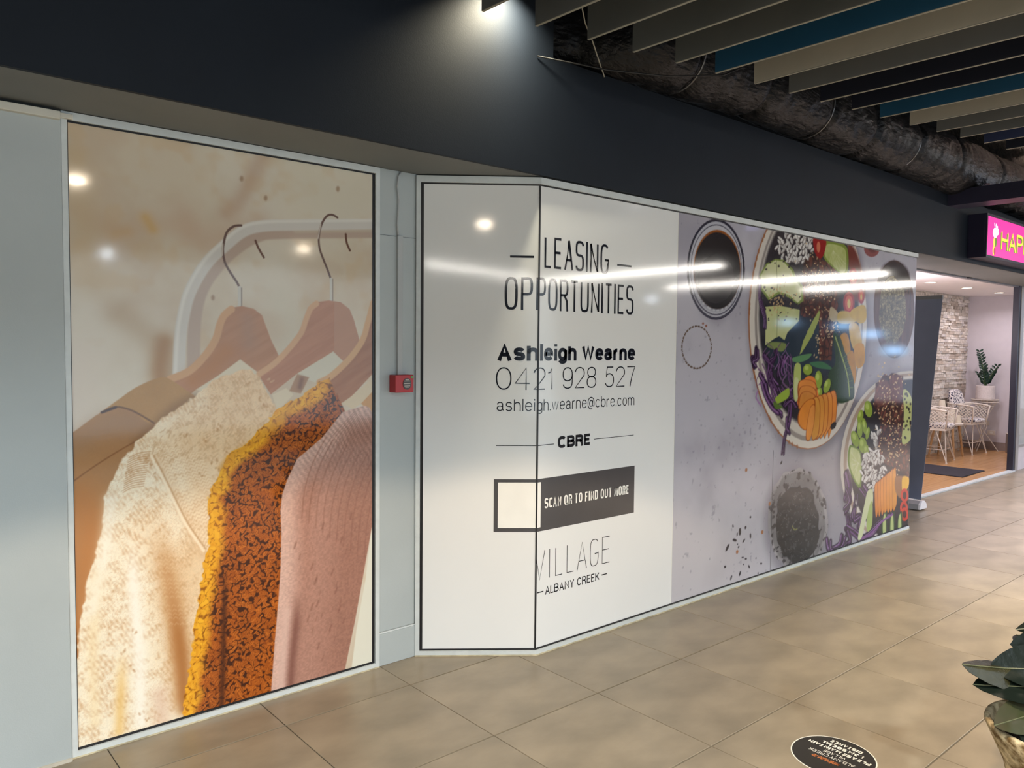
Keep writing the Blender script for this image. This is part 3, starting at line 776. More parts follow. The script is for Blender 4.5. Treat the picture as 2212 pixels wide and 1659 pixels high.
# hangers
C.fill([(367, 819), (407, 800), (440, 767), (462, 735), (470, 705), (478, 682), (498, 665), (523, 661), (548, 667), (566, 681), (574, 703), (586, 735), (606, 776), (600, 800), (559, 806), (519, 776), (470, 812), (425, 840), (411, 852)], wood((192, 142, 106), (176, 124, 88)), 0.003, sm=False)
C.glow([(420, 820), (455, 795), (485, 760)], 0.09, (186, 128, 78), 0.8)
C.glow([(535, 690), (540, 740)], 0.08, (172, 134, 110), 0.6)
C.stroke([(368, 819), (410, 801), (445, 766), (466, 733), (475, 702), (484, 682), (500, 668)], 0.030, (212, 166, 122), 0.004)
C.fill([(519, 777), (559, 806), (540, 830), (440, 850), (425, 841), (470, 813)], (224, 212, 188), 0.003, sm=False)
C.fill([(557, 807), (588, 785), (617, 756), (646, 720), (657, 691), (666, 665), (682, 653), (711, 649), (736, 653), (755, 668), (764, 690), (776, 734), (786, 760), (744, 783), (720, 759), (642, 807), (585, 852), (566, 822)], wood((194, 140, 108), (176, 120, 90)), 0.003, sm=False)
C.fill([(722, 652), (740, 656), (755, 668), (764, 690), (776, 734), (788, 770), (744, 783), (722, 760)], (188, 142, 114), 0.003, sm=False, op=0.8)
C.stroke([(560, 808), (592, 786), (621, 757), (650, 720), (661, 691), (671, 667), (684, 656)], 0.026, (214, 170, 130), 0.004)
C.fill([(720, 760), (744, 783), (728, 800), (690, 830), (645, 812), (643, 807)], (214, 208, 190), 0.003, sm=False)
C.fill([(588, 853), (618, 838), (634, 852), (600, 890)], (222, 208, 182), 0.003, sm=False)
C.fill([(642, 808), (668, 815), (650, 850), (625, 845)], (176, 138, 108), 0.004, sm=False)
C.glow([(652, 820), (648, 836)], 0.03, (120, 84, 70), 0.7)
C.fill([(812, 640), (803, 663), (791, 701), (780, 733), (751, 775), (708, 820), (736, 872), (760, 856), (812, 800)], wood((178, 124, 90), (158, 104, 72)), 0.003, sm=False)
C.stroke([(806, 655), (794, 700), (783, 735), (756, 774), (716, 812), (690, 826)], 0.030, (214, 170, 124), 0.004)
C.fill([(740, 872), (812, 812), (812, 850), (762, 884)], (218, 200, 170), 0.003, sm=False)
C.fill([(780, 872), (812, 838), (812, 900)], (202, 152, 98), 0.003, sm=False)
# brown jacket
def suede(a, b):
    return lambda u, v, sd: mixc(a, b, fbm(u, v, 7, 61, 5) * 0.8 + 0.2 * vnoise(u, v, 260, 62))
C.fill([(150, 940), (208, 897), (223, 889), (255, 878), (300, 880), (345, 905), (335, 960), (290, 1010), (250, 1090), (235, 1200), (215, 1290), (195, 1400), (172, 1470), (150, 1480)], suede((182, 138, 92), (164, 120, 82)), 0.003, sm=False)
C.glow([(175, 1080), (200, 1150), (190, 1300), (172, 1400)], 0.2, (190, 124, 66), 0.75)
C.glow([(165, 960), (230, 920), (290, 915)], 0.10, (166, 130, 98), 0.7)
C.fill([(216, 892), (252, 866), (292, 838), (331, 820), (353, 815), (370, 821), (424, 858), (424, 866), (334, 915), (288, 888), (255, 879), (225, 888)], suede((192, 150, 96), (176, 132, 80)), 0.003)
C.stroke([(220, 891), (238, 882), (256, 879), (288, 888), (333, 914)], 0.006, (112, 78, 54), 0.003)
C.stroke([(220, 891), (250, 880)], 0.009, (84, 62, 58), 0.003)
C.stroke([(158, 1040), (200, 1010), (250, 978), (290, 955)], 0.005, (140, 96, 60), 0.003)
C.glow([(420, 860), (380, 880), (340, 915), (295, 955)], 0.05, (130, 92, 56), 0.5)
# cream jumper
def cream(u, v, sd):
    xs = (u - 0.6375) / 1.2545
    base = mixc((252, 240, 216), (240, 210, 170), sstep(0.16, 0.46, xs + (fbm(u, v, 5, 70, 3) - 0.5) * 0.35))
    ang = u * 0.86 + v * 0.5; crs = -u * 0.5 + v * 0.86
    wob = fbm(u, v, 14, 72, 3)
    st = np.sin((ang + wob * 0.03) * 420) * 0.5 + 0.5
    ch = np.sin((crs + wob * 0.05) * 190 + np.sin(ang * 210) * 1.2) * 0.5 + 0.5
    tex = 0.55 * st + 0.45 * ch
    lump = fbm(u, v, 40, 74, 3)
    c = mixc(base, (214, 172, 128), (1 - tex) * sstep(0.35, 0.7, lump) * 0.75)
    f1, f2, _ = worley(u, v, 75, 75)
    c = mixc(c, (206, 162, 116), sstep(0.10, 0.0, f2 - f1) * 0.35 * sstep(0.4, 0.6, fbm(u, v, 8, 76, 2)))
    return c * (0.96 + 0.06 * vnoise(u, v, 300, 77))[..., None]
CR = [(516, 800), (462, 821), (422, 854), (404, 868), (375, 890), (353, 901), (331, 923), (292, 952), (284, 970), (259, 999), (245, 1035), (227, 1071), (223, 1107), (219, 1151), (208, 1187), (198, 1227), (187, 1266), (180, 1303), (175, 1339), (169, 1394), (162, 1440), (150, 1480), (150, 1660), (420, 1600), (440, 1420), (440, 1300), (460, 1219), (475, 1187), (480, 1071), (500, 1020), (545, 955), (605, 890), (588, 868), (570, 832), (556, 808), (538, 800)]
C.fill(CR, cream, 0.004, sm=False, warp=0.006, wsc=55)
# folds and shaded inside of the sleeve
C.glow([(345, 985), (370, 1040), (400, 1110), (440, 1200)], 0.05, (226, 190, 148), 0.5)
C.glow([(400, 960), (430, 1040), (445, 1120)], 0.16, (238, 206, 166), 0.55)
C.glow([(320, 1090), (350, 1180), (372, 1290), (385, 1400), (398, 1500)], 0.10, (200, 146, 92), 0.8, fade=0.35)
C.glow([(362, 1240), (380, 1330), (394, 1440), (398, 1530)], 0.065, (172, 112, 58), 0.85, fade=0.3)
C.glow([(262, 1390), (262, 1460), (258, 1580)], 0.045, (238, 196, 122), 0.75, fade=0.2)
C.glow([(215, 1240), (200, 1400), (205, 1560)], 0.05, (246, 222, 176), 0.5)
C.glow([(285, 1150), (290, 1280), (300, 1400), (305, 1560)], 0.06, (255, 250, 238), 0.8, fade=0.2)
C.glow([(240, 1080), (225, 1200), (200, 1320)], 0.06, (255, 250, 236), 0.6)
C.glow([(345, 1500), (352, 1560)], 0.08, (226, 190, 166), 0.6)
rs = np.random.RandomState(8)
def knit(path, n, w, step, a, b, op, off=0):
    """rows of small slanted stitches along a path"""
    q = smooth(path, False, 12); idx = np.linspace(0, len(q) - 2, n).astype(int)
    for i in idx:
        d = q[min(i + 3, len(q) - 1)] - q[max(i - 3, 0)]; d = d / (np.linalg.norm(d) + 1e-9); nn = np.array([-d[1], d[0]])
        c = q[i]
        C.stroke([tuple(c - nn * w + d * step), tuple(c), tuple(c + nn * w + d * step)], 0.0048, a, 0.002, sm=False, op=op)
        C.stroke([tuple(c - nn * w + d * (step + 4)), tuple(c + d * 4), tuple(c + nn * w + d * (step + 4))], 0.0030, b, 0.002, sm=False, op=op * 0.8)
for k in range(7):
    o_ = k * 15
    knit([(330 + o_, 940 + k * 4), (360 + o_, 1010 + k * 4), (400 + o_ * .8, 1100 + k * 3), (448 + o_ * .25, 1200)], 34, 5, 4, (252, 232, 200), (208, 164, 120), 0.36)
for k in range(5):
    knit([(300 + k * 13, 1060), (330 + k * 13, 1150), (352 + k * 13, 1250), (370 + k * 12, 1350)], 30, 4, 4, (250, 228, 194), (200, 150, 100), 0.16)
C.stroke([(326, 985), (345, 1020), (372, 1075), (400, 1130), (440, 1190)], 0.010, (255, 240, 214), 0.004, op=0.8)
C.stroke([(332, 985), (351, 1020), (378, 1075), (406, 1130), (444, 1185)], 0.005, (190, 142, 96), 0.004, op=0.7)
for (x, y) in ((473, 918), (476, 932), (534, 834), (561, 864), (572, 876), (462, 998), (466, 1010), (436, 1028), (445, 950), (277, 1020), (286, 1024), (316, 990), (322, 1000), (332, 1028), (404, 940), (447, 876), (490, 970), (288, 1368), (304, 1540), (318, 1552), (285, 1442), (268, 1410)):
    for j in range(3):
        C.ell(x + rs.uniform(-7, 7), y + rs.uniform(-7, 7), rs.uniform(1.2, 2.6), rs.uniform(2.2, 4.6), (186, 134, 88), rot=rs.uniform(-50, 50), soft=0.0035, op=rs.uniform(.3, .7), n=10)
for k in range(360):
    x = rs.uniform(300, 590); y = rs.uniform(815, 1000)
    if y < 1180 - x * 0.72 or y > 1330 - x * 0.62: continue
    C.ell(x, y, rs.uniform(1.2, 2.6), rs.uniform(3, 7), (214, 178, 138), rot=rs.uniform(20, 70), soft=0.002, op=0.55, n=8)
for k in range(16):
    y = 975 + k * 5
    C.stroke([(278 + k * 0.4 - k * 1.2, y + 14), (300 - k * 1.0, y + 4), (325 - k * 1.0, y)], 0.004, (196, 148, 104), 0.002, op=0.6)
# mustard boucle jumper
def boucle(u, v, sd):
    uw = u + (vnoise(u, v, 60, 81) - .5) * 0.022; vw = v + (vnoise(u, v, 60, 82) - .5) * 0.022
    f1, f2, cid = worley(uw, vw, 68, 83); g = f2 - f1
    ring = np.exp(-((f1 - 0.33) / 0.13) ** 2)
    body = mixc((176, 88, 24), (128, 60, 20), fbm(u, v, 12, 84, 3))
    body = mixc(body, (214, 122, 40), ring * (0.35 + 0.65 * cid) * 0.85)
    body = mixc(body, (58, 28, 16), sstep(0.42, 0.75, f1 + (fbm(u, v, 26, 85, 2) - .5) * .5) * 0.9)
    body = mixc(body, (70, 34, 18), sstep(0.12, 0.0, f1) * 0.5 * (cid > 0.45))
    yel = mixc((244, 182, 44), (222, 146, 20), cid); yel = mixc(yel, (150, 86, 14), sstep(0.5, 0.8, f1) * 0.9); yel = mixc(yel, (255, 208, 80), ring * 0.35 * cid)
    px = OE(u, v)
    c = mixc(yel, body, sstep(0.035, 0.085, px + (fbm(u, v, 20, 86, 2) - .5) * .03))
    top = sstep(1.30, 1.52, v)
    gr = mixc((178, 112, 52), (116, 66, 46), cid); gr = mixc(gr, (66, 38, 32), sstep(.45, .75, f1)); gr = mixc(gr, (190, 126, 66), ring * .4 * cid)
    return mixc(c, gr, top * 0.55)
OR_L = [(690, 826), (660, 850), (599, 884), (545, 948), (498, 977), (480, 1006), (462, 1049), (450, 1071), (452, 1122), (451, 1187), (440, 1219), (431, 1280), (423, 1333), (415, 1410), (401, 1488), (392, 1570)]
qL = trace(smooth(OR_L, False, 4), D1)
def OE(u, v):
    """distance from the garment's left edge"""
    best = np.full(u.shape, 9.0)
    for i in range(len(qL) - 1):
        a, b = qL[i], qL[i + 1]; d = b - a; t = np.clip(((u - a[0]) * d[0] + (v - a[1]) * d[1]) / (d @ d + 1e-12), 0, 1)
        best = np.minimum(best, np.hypot(u - a[0] - t * d[0], v - a[1] - t * d[1]))
    return best
C.fill(OR_L + [(600, 1540), (605, 1400), (612, 1280), (618, 1150), (620, 1067), (640, 1000), (664, 975), (700, 944), (745, 888), (736, 872), (722, 840), (711, 818)], boucle, 0.003, sm=False, warp=0.007, wsc=60)
C.glow([(486, 1195), (485, 1280), (483, 1380), (482, 1440), (478, 1530)], 0.028, (70, 34, 18), 0.8, fade=0.25)
C.glow([(478, 1010), (500, 985), (560, 945), (640, 870)], 0.03, (214, 150, 52), 0.5)
# dusty pink cardigan
def pink(u, v, sd):
    d = PE(u, v)
    base = mixc((216, 178, 164), (180, 134, 118), sstep(0.02, 0.13, d))
    base = mixc(base, (160, 114, 98), sstep(0.16, 0.34, d) * 0.8)
    base = mixc(base, (196, 156, 142), sstep(1.25, 1.45, v) * 0.6)
    cr = np.sin((u * 0.72 + v * 0.42 + fbm(u, v, 10, 92, 3) * 0.03) * 330) * .5 + .5
    up = sstep(0.85, 1.15, v)
    c = mixc(base, base * 0.72, cr * 0.6 * up)
    st = np.sin((u * 0.25 - v + fbm(u, v, 20, 93, 2) * .02) * 700) * .5 + .5
    c = mixc(c, base * 1.06, st * 0.35)
    return c * (0.93 + 0.12 * vnoise(u, v, 140, 94))[..., None]
PK_L = [(788, 876), (760, 884), (740, 890), (697, 944), (664, 973), (642, 991), (621, 1035), (610, 1067), (606, 1103), (608, 1151), (606, 1230), (602, 1290), (594, 1382), (586, 1488), (584, 1560)]
qP = trace(smooth(PK_L, False, 4), D1)
def PE(u, v):
    best = np.full(u.shape, 9.0)
    for i in range(len(qP) - 1):
        a, b = qP[i], qP[i + 1]; d = b - a; t = np.clip(((u - a[0]) * d[0] + (v - a[1]) * d[1]) / (d @ d + 1e-12), 0, 1)
        best = np.minimum(best, np.hypot(u - a[0] - t * d[0], v - a[1] - t * d[1]))
    return best
C.fill([(740, 1470), (760, 1440), (770, 1360), (790, 1250), (805, 1120), (830, 1100), (830, 1480)], (228, 226, 212), 0.003, sm=False)
C.fill(PK_L + [(735, 1540), (745, 1447), (767, 1341), (784, 1248), (803, 1140), (830, 1100), (830, 920), (806, 895), (798, 880)], pink, 0.003, sm=False)
C.glow([(642, 1265), (640, 1340), (632, 1420), (626, 1500)], 0.05, (122, 78, 68), 0.75, fade=0.2)
C.glow([(620, 1320), (612, 1420), (606, 1500)], 0.04, (222, 188, 176), 0.6)
for x, y in ((676, 1218), (684, 1250), (688, 1298), (676, 1305), (640, 1172), (700, 1130), (740, 1160), (720, 1230), (735, 1310), (716, 1350), (690, 1390), (668, 1330), (728, 1270), (760, 1110)):
    C.glow([(x, y), (x - 4, y + 12)], 0.011, (132, 90, 76), 0.5)
    C.glow([(x + 9, y + 26), (x + 6, y + 36)], 0.009, (136, 94, 80), 0.4)
for k in range(10):
    x = 668 + k * 15
    C.stroke([(x + 36, 945 + k * 6), (x + 8, 1000 + k * 6), (x - 10, 1060 + k * 8), (x - 16, 1120 + k * 10)], 0.005, (138, 94, 80), 0.005, op=0.5)
for k in range(14):
    C.stroke([(765 + k * 3.2, 890 + k * 1.5), (720 + k * 5, 940 + k * 3), (690 + k * 7, 985 + k * 5)], 0.003, (150, 112, 100), 0.002, op=0.55)
C.mesh('printed_photo', D1 + 0.0005, m_print, wf)
del C
# ---- food picture
ff = thing('food_picture', 'wide glossy picture of rice bowls and sauces on grey stone, right of the leasing sign', 'picture', (5.3, D2, 0.03))
C = Canvas(3.701, XE - 0.004, 0.034, 2.331, 520, 520, D2, (180, 178, 190))
U, V = C.U, C.V
a7 = lambda x, y: (1440 + x / 3.95, 440 + y / 3.95)
a8 = lambda x, y: (1440 + x / 3.318, 820 + y / 3.318)
L7 = lambda *p: [a7(*q) for q in p]
L8 = lambda *p: [a8(*q) for q in p]
im = mixc((190, 188, 200), (168, 165, 178), sstep(0.38, 0.66, fbm(U, V, 1.6, 105, 5)))
im = mixc(im, (206, 202, 206), sstep(0.9, 0.2, V) * sstep(5.2, 4.0, U) * 0.6)
im = mixc(im, (146, 142, 152), sstep(4.6, 5.6, U) * sstep(1.3, 0.5, V) * 0.75)
sp = fbm(U, V, 26, 110, 3)
im = mixc(im, (140, 138, 152), sstep(0.76, 0.86, sp) * 0.5)
C.img[:] = im
rs = np.random.RandomState(12)
for k in range(90):
    x, y = rs.uniform(1470, 1960), rs.uniform(520, 1240)
    C.ell(x, y, rs.uniform(.6, 1.5), rs.uniform(.8, 2.4), (126, 122, 136), rot=rs.uniform(-40, 40), soft=0.004, op=rs.uniform(.2, .6), n=8)
for k in range(60):
    x, y = a8(rs.normal(640, 90), rs.normal(280, 220)); C.ell(x, y, rs.uniform(1, 2.5), rs.uniform(1, 4), (124, 120, 132), soft=0.005, op=0.35, n=8)
# glass of dark sauce
gx, gy = a7(420, 560)
C.glow([a7(520, 900), a7(420, 980), a7(320, 900)], 0.10, (150, 146, 158), 0.6)
C.ell(gx, gy, 62.5, 109, (46, 44, 58), soft=0.003, n=40)
C.ell(gx, gy, 58.5, 103.5, (186, 186, 198), soft=0.003, n=40)
C.ell(gx + .5, gy + 1, 55.5, 98, (66, 64, 78), soft=0.003, n=40)
C.ell(gx + .5, gy + 1, 54.3, 96, (196, 196, 206), soft=0.003, n=40)
C.ell(*a7(430, 640), 52, 72, (150, 150, 166), soft=0.02, n=40, op=0.6)
C.ell(*a7(430, 560), 51, 85.5, (150, 86, 38), soft=0.004, n=40)
C.ell(*a7(430, 572), 49.8, 83, (38, 34, 38), soft=0.006, n=40)
C.ell(*a7(430, 640), 44, 60, (56, 54, 58), soft=0.05, n=40, op=0.6)
for k in range(26):
    a = rs.uniform(40, 140); x = 430 + 210 * math.cos(math.radians(a)); y = 565 + 345 * math.sin(math.radians(a))
    C.ell(*a7(x, y), 1.6, 2, (206, 208, 214), soft=0.003, op=0.8, n=8)
for r_k in (0.97, 0.90):
    C.stroke([a7(420 + 250 * r_k * math.cos(math.radians(a)), 560 + 430 * r_k * math.sin(math.radians(a))) for a in range(35, 150, 8)], 0.006, (90, 88, 104), 0.004)
# dashed ring
for k in range(30):
    a = 2 * math.pi * k / 30; b = a + 0.10
    C.stroke([a7(255 + 125 * math.cos(a), 1225 + 180 * math.sin(a)), a7(255 + 125 * math.cos(b), 1225 + 180 * math.sin(b))], 0.011, (104, 86, 74), 0.002, sm=False)
C.ell(*a7(310, 1023), 2, 2.5, (140, 80, 56)); C.ell(*a7(336, 1043), 2, 2.5, (140, 80, 56))
# helper stamps
def sesame(cx, cy, sx, sy, n, col=(226, 196, 150), s=1.0):
    for k in range(n):
        x, y = rs.normal(cx, sx), rs.normal(cy, sy)
        C.ell(x, y, rs.uniform(.9, 1.5) * s, rs.uniform(1.8, 3.0) * s, tuple(np.array(col) * rs.uniform(.8, 1.08)), rot=rs.uniform(-60, 60), soft=0.003, op=0.9, n=8)
def ricegrains(poly_c, sx, sy, n):
    for k in range(n):
        x, y = rs.uniform(poly_c[0] - sx, poly_c[0] + sx), rs.uniform(poly_c[1] - sy, poly_c[1] + sy)
        if ((x - poly_c[0]) / sx) ** 2 + ((y - poly_c[1]) / sy) ** 2 > 1: continue
        v = rs.uniform(.82, 1.0); rot = rs.uniform(-50, 50)
        C.ell(x + .8, y + 1.2, 2.8, 6.8, (128, 118, 116), rot=rot, soft=0.004, n=10)
        C.ell(x, y, 2.3, 6.2, (236 * v, 234 * v, 232 * v), rot=rot, soft=0.003, n=10)
def bean(x, y, rx, ry, rot=0):
    C.ell(x + 1, y + 2, rx + 1, ry + 1, (52, 58, 34), rot=rot, soft=0.006)
    C.ell(x, y, rx, ry, (142, 166, 62), rot=rot, soft=0.003)
    C.ell(x - rx * .25, y - ry * .3, rx * .45, ry * .4, (190, 208, 112), rot=rot, soft=0.008, op=0.8)
def meat(pts, n, seed):
    def f(u, v, sd):
        g = fbm(u, v, 14, seed, 4); w1, w2, c = worley(u, v, 14, seed + 5)
        col = mixc((112, 66, 54), (62, 36, 34), sstep(.3, .7, g)); col = mixc(col, (160, 104, 88), sstep(.62, .75, g) * .6)
        return mixc((66, 42, 38), col, sstep(.0, .30, w2 - w1))
    C.fill(pts, f, 0.006, sm=False, warp=0.015, wsc=14, seed=seed)
def cabbage(pts, w=0.03):
    for k in range(3):
        o1, o2 = rs.uniform(-5, 5), rs.uniform(-5, 5); ww = w * rs.uniform(.35, .75)
        q = [(x + o1 + rs.uniform(-2, 2), y + o2 + rs.uniform(-3, 3)) for x, y in pts]; c = np.array((96, 62, 108)) * rs.uniform(.6, 1.1)
        C.stroke(q, ww * 1.7, (38, 24, 46), 0.006, op=.8); C.stroke(q, ww, tuple(c), 0.004)
        C.stroke([(x - .8, y - 1) for x, y in q], ww * .3, (176, 146, 188), 0.004, op=rs.uniform(.2, .8))
# main bowl
bcx, bcy = 1744, 694
C.ell(bcx + 3, bcy + 8, 131, 282, (110, 106, 116), soft=0.06, n=48, op=.6)
C.ell(bcx, bcy, 128, 277, (158, 106, 76), soft=0.004, n=48)
C.ell(bcx + 1.5, bcy - .5, 126.5, 275, (214, 208, 200), soft=0.004, n=48)
C.ell(bcx + 3, bcy - 4, 117, 263, (150, 142, 138), soft=0.006, n=48)
C.ell(bcx + 4, bcy - 7, 113, 256, (204, 198, 190), soft=0.006, n=48)
C.ell(bcx + 3, bcy - 14, 108, 238, lambda u, v, sd: mixc((40, 36, 44), (66, 62, 66), fbm(u, v, 12, 140, 3)), soft=0.02, n=48)
for k in range(26):
    a = rs.uniform(100, 250); C.ell(bcx + 126 * math.cos(math.radians(a)), bcy + 275 * math.sin(math.radians(a)), 2, 5, (150, 96, 62), soft=0.006, op=.7, n=8)
C.ell(*a7(1200, 1250), 88, 60, (44, 66, 84), soft=0.10, op=.55)
C.fill(L7((1560, 340), (1620, 420), (1670, 600), (1690, 800), (1600, 820), (1560, 600), (1545, 400)), (120, 60, 52), 0.02)
# meat, avocado, lime, chilli, mango
meat(L7((1180, 470), (1280, 450), (1460, 560), (1470, 820), (1420, 1000), (1420, 1160), (1400, 1340), (1300, 1330), (1290, 1000), (1140, 960), (1150, 700)), 0, 150)
ricegrains(a7(1090, 370), 44, 36, 130)
C.fill(L7((790, 610), (850, 510), (930, 470), (1000, 480), (1080, 560), (1110, 640), (1160, 700), (1168, 830), (1120, 862), (1040, 800), (960, 770), (870, 825), (800, 730)), (128, 146, 74), 0.004, sm=False)
C.fill(L7((800, 620), (858, 520), (930, 482), (995, 494), (1065, 570), (1095, 650), (1145, 710), (1150, 815), (1118, 846), (1045, 780), (955, 750), (872, 800), (815, 720)), lambda u, v, sd: mixc((216, 218, 178), (190, 198, 140), fbm(u, v, 10, 160, 3)), 0.004, sm=False)
C.stroke(L7((935, 480), (940, 600), (945, 750)), 0.006, (110, 116, 84), 0.003)
C.fill(L7((842, 880), (955, 868), (1135, 905), (1130, 1000), (1030, 1100), (1005, 1165), (960, 1130), (920, 1150), (842, 1208)), lambda u, v, sd: mixc((206, 208, 160), (176, 184, 118), fbm(u, v, 8, 161, 3)), 0.004, sm=False)
C.stroke(L7((945, 900), (940, 1140)), 0.006, (132, 138, 90), 0.004)
for k in range(46):
    x, y = rs.uniform(820, 1150), rs.uniform(480, 1010); C.ell(*a7(x, y), rs.uniform(1, 2.8), rs.uniform(1.2, 3.4), (46, 38, 44), rot=rs.uniform(0, 90), soft=0.003, op=.85, n=8)
sesame(*a7(960, 830), 14, 18, 70, (214, 180, 134))
sesame(*a7(1290, 620), 22, 36, 60); sesame(*a7(1340, 850), 18, 40, 40); sesame(*a7(1400, 1080), 9, 16, 40); sesame(*a7(1300, 1180), 8, 30, 26)
C.fill(L7((1360, 310), (1510, 345), (1548, 420), (1545, 570), (1500, 605), (1400, 530), (1332, 440)), (128, 146, 62), 0.004)
C.fill(L7((1372, 345), (1500, 370), (1530, 430), (1528, 560), (1490, 585), (1410, 520), (1350, 440)), lambda u, v, sd: mixc((196, 204, 140), (168, 178, 100), fbm(u, v, 26, 162, 2)), 0.004)
for k in range(7): C.stroke(L7((1420, 400), (1380 + k * 25, 560 - abs(k - 3) * 14)), 0.004, (218, 224, 178), 0.003, op=.7)
C.fill(L7((1250, 300), (1300, 285), (1360, 310), (1345, 420), (1310, 470), (1265, 420)), (150, 30, 32), 0.004)
C.ell(*a7(1295, 370), 4, 12, (210, 120, 90), soft=.004)
for x, y, rx, ry in ((1555, 848, 12.5, 25, ), (1590, 620, 10, 18), (1660, 790, 7, 16)):
    C.ell(*a7(x, y), rx, ry, (158, 30, 36), soft=0.004); C.ell(*a7(x, y), rx * .68, ry * .68, (206, 92, 70), soft=0.006); C.ell(*a7(x, y + 5), rx * .28, ry * .4, (226, 196, 120), soft=.004)
def cube(p, c=(232, 178, 58)):
    C.fill(L7(*p), lambda u, v, sd: mixc(c, tuple(np.array(c) * .78), fbm(u, v, 9, 170, 3)), 0.005, sm=True)
cube([(1400, 880), (1460, 930), (1465, 1000), (1390, 985)], (206, 190, 158)); cube([(1468, 925), (1560, 925), (1610, 1010), (1470, 1020)], (226, 192, 88)); cube([(1600, 890), (1690, 870), (1700, 990), (1640, 1020), (1560, 950)], (222, 184, 66))
cube([(1555, 1040), (1630, 1030), (1665, 1200), (1590, 1235)], (232, 190, 84)); cube([(1478, 1140), (1540, 1110), (1570, 1260), (1540, 1300)], (222, 160, 42)); cube([(1600, 1220), (1680, 1200), (1685, 1360), (1620, 1395)], (226, 164, 40)); cube([(1540, 1300), (1590, 1260), (1615, 1420), (1600, 1540), (1560, 1500)], (212, 150, 36))
C.fill(L7((1310, 930), (1295, 1000), (1240, 1130), (1150, 1275), (1135, 1285), (1165, 1170), (1240, 1010), (1300, 908)), (160, 172, 96), 0.004, sm=False)
C.fill(L7((855, 1215), (900, 1180), (1010, 1190), (1015, 1230), (985, 1262), (930, 1250)), (124, 138, 84), 0.006)
C.fill(L7((1050, 1332), (1120, 1300), (1235, 1280), (1200, 1330), (1120, 1355)), (92, 138, 92), 0.004)
C.fill(L7((1220, 1358), (1330, 1350), (1415, 1410), (1340, 1410), (1270, 1395)), (70, 118, 84), 0.004)
C.fill(L7((1420, 1110), (1480, 1140), (1530, 1300), (1590, 1480), (1600, 1640), (1560, 1680), (1470, 1700), (1400, 1600), (1380, 1450), (1440, 1350)), (52, 72, 48), 0.006)
C.stroke(L7((1440, 1140), (1500, 1320), (1545, 1480), (1560, 1640)), 0.016, (156, 172, 96), 0.004)
for k in range(6): C.stroke(L7((1500 + k * 10, 1320 + k * 50), (1560 + k * 6, 1270 + k * 60)), 0.006, (120, 146, 86), 0.004, op=.7)
# purple cabbage
for p in ([(790, 640), (790, 800), (830, 960), (835, 1040)], [(770, 1250), (765, 1330), (735, 1340), (755, 1400)], [(830, 1300), (880, 1370), (870, 1470), (890, 1560)], [(900, 1430), (910, 1500), (950, 1570)], [(810, 1480), (850, 1560), (860, 1650)], [(1000, 1310), (960, 1420), (965, 1480)], [(1045, 1330), (1050, 1450), (1070, 1560)], [(930, 1250), (930, 1300), (890, 1350)], [(960, 1560), (1000, 1620), (1060, 1560), (1080, 1650)]):
    cabbage(L7(*p), rs.uniform(.02, .04))
for p in ([(700, 30), (720, 120), (770, 200), (810, 250)], [(735, 0), (760, 90), (800, 170)], [(880, 60), (890, 170), (880, 300), (855, 400), (838, 520)], [(850, 180), (900, 150), (935, 190)], [(860, 300), (855, 360), (870, 390)]):
    cabbage(L8(*p), rs.uniform(.025, .04))
for k in range(26):
    x, y = rs.uniform(770, 1060), rs.uniform(1180, 1640); q = L7((x, y), (x + rs.uniform(-40, 60), y + 60), (x + rs.uniform(-30, 60), y + 130))
    C.stroke(q, rs.uniform(.006, .014), tuple(np.array((134, 96, 144)) * rs.uniform(.6, 1.25)), 0.003, op=.8)
C.fill(L7((1090, 1390), (1140, 1370), (1145, 1480), (1125, 1659), (1085, 1659)), (176, 190, 110), 0.005)
C.fill(L8((915, 0), (945, 0), (945, 120), (920, 150)), (196, 204, 150), 0.005)
C.fill(L8((780, 130), (860, 65), (880, 75), (870, 130), (800, 172), (785, 160)), (150, 176, 70), 0.005)
C.fill(L8((765, 160), (800, 175), (830, 200), (780, 210)), (90, 116, 52), 0.006)
for x, y, rx, ry, ro in ((1203, 1415, 10, 12, 0), (1295, 1500, 8, 19, 0), (1368, 1555, 7, 16, 15), (1302, 1615, 6, 12, 10)): bean(*a7(x, y), rx, ry, ro)
# carrot fan
C.fill(L7((1150, 1560), (1170, 1500), (1210, 1470), (1260, 1485), (1280, 1560), (1290, 1700), (1120, 1720)), (222, 128, 56), 0.005)
def slab(p, c=(236, 150, 66)):
    C.fill(p, (150, 76, 34), 0.006, sm=True)
    cx = np.mean([q[0] for q in p]); cy = np.mean([q[1] for q in p])
    C.fill([(cx + (x - cx) * .9, cy + (y - cy) * .96) for x, y in p], lambda u, v, sd: mixc(c, tuple(np.array(c) * .85), fbm(u, v, 9, 180, 3)), 0.005, sm=True)
for k in range(3): slab(L8((945 + k * 6, 20 + k * 45), (1010, 0 + k * 42), (1070, 30 + k * 45), (1065, 110 + k * 35), (1000, 90 + k * 40), (945, 130 + k * 40)), (232 - k * 4, 146, 66))
for k in range(5):
    x = 1205 - k * 30
    slab(L8((x - 34, 95 + k * 9), (x, 78 + k * 12), (x + 16, 150 + k * 12), (x + 6, 300 + k * 20), (x - 24, 360 + k * 18), (x - 46, 420), (x - 50, 300), (x - 46, 180)), (238 - k * 3, 150 + k * 2, 70))
slab(L8((950, 220), (1005, 150), (1060, 140), (1060, 220), (1020, 340), (985, 362), (940, 310)), (236, 148, 62)); slab(L8((1030, 200), (1062, 180), (1062, 260), (1050, 350), (1025, 432), (998, 425), (1005, 320)), (240, 158, 78))
C.ell(*a8(1195, 330), 5, 9, (46, 40, 40), rot=30, soft=.006)
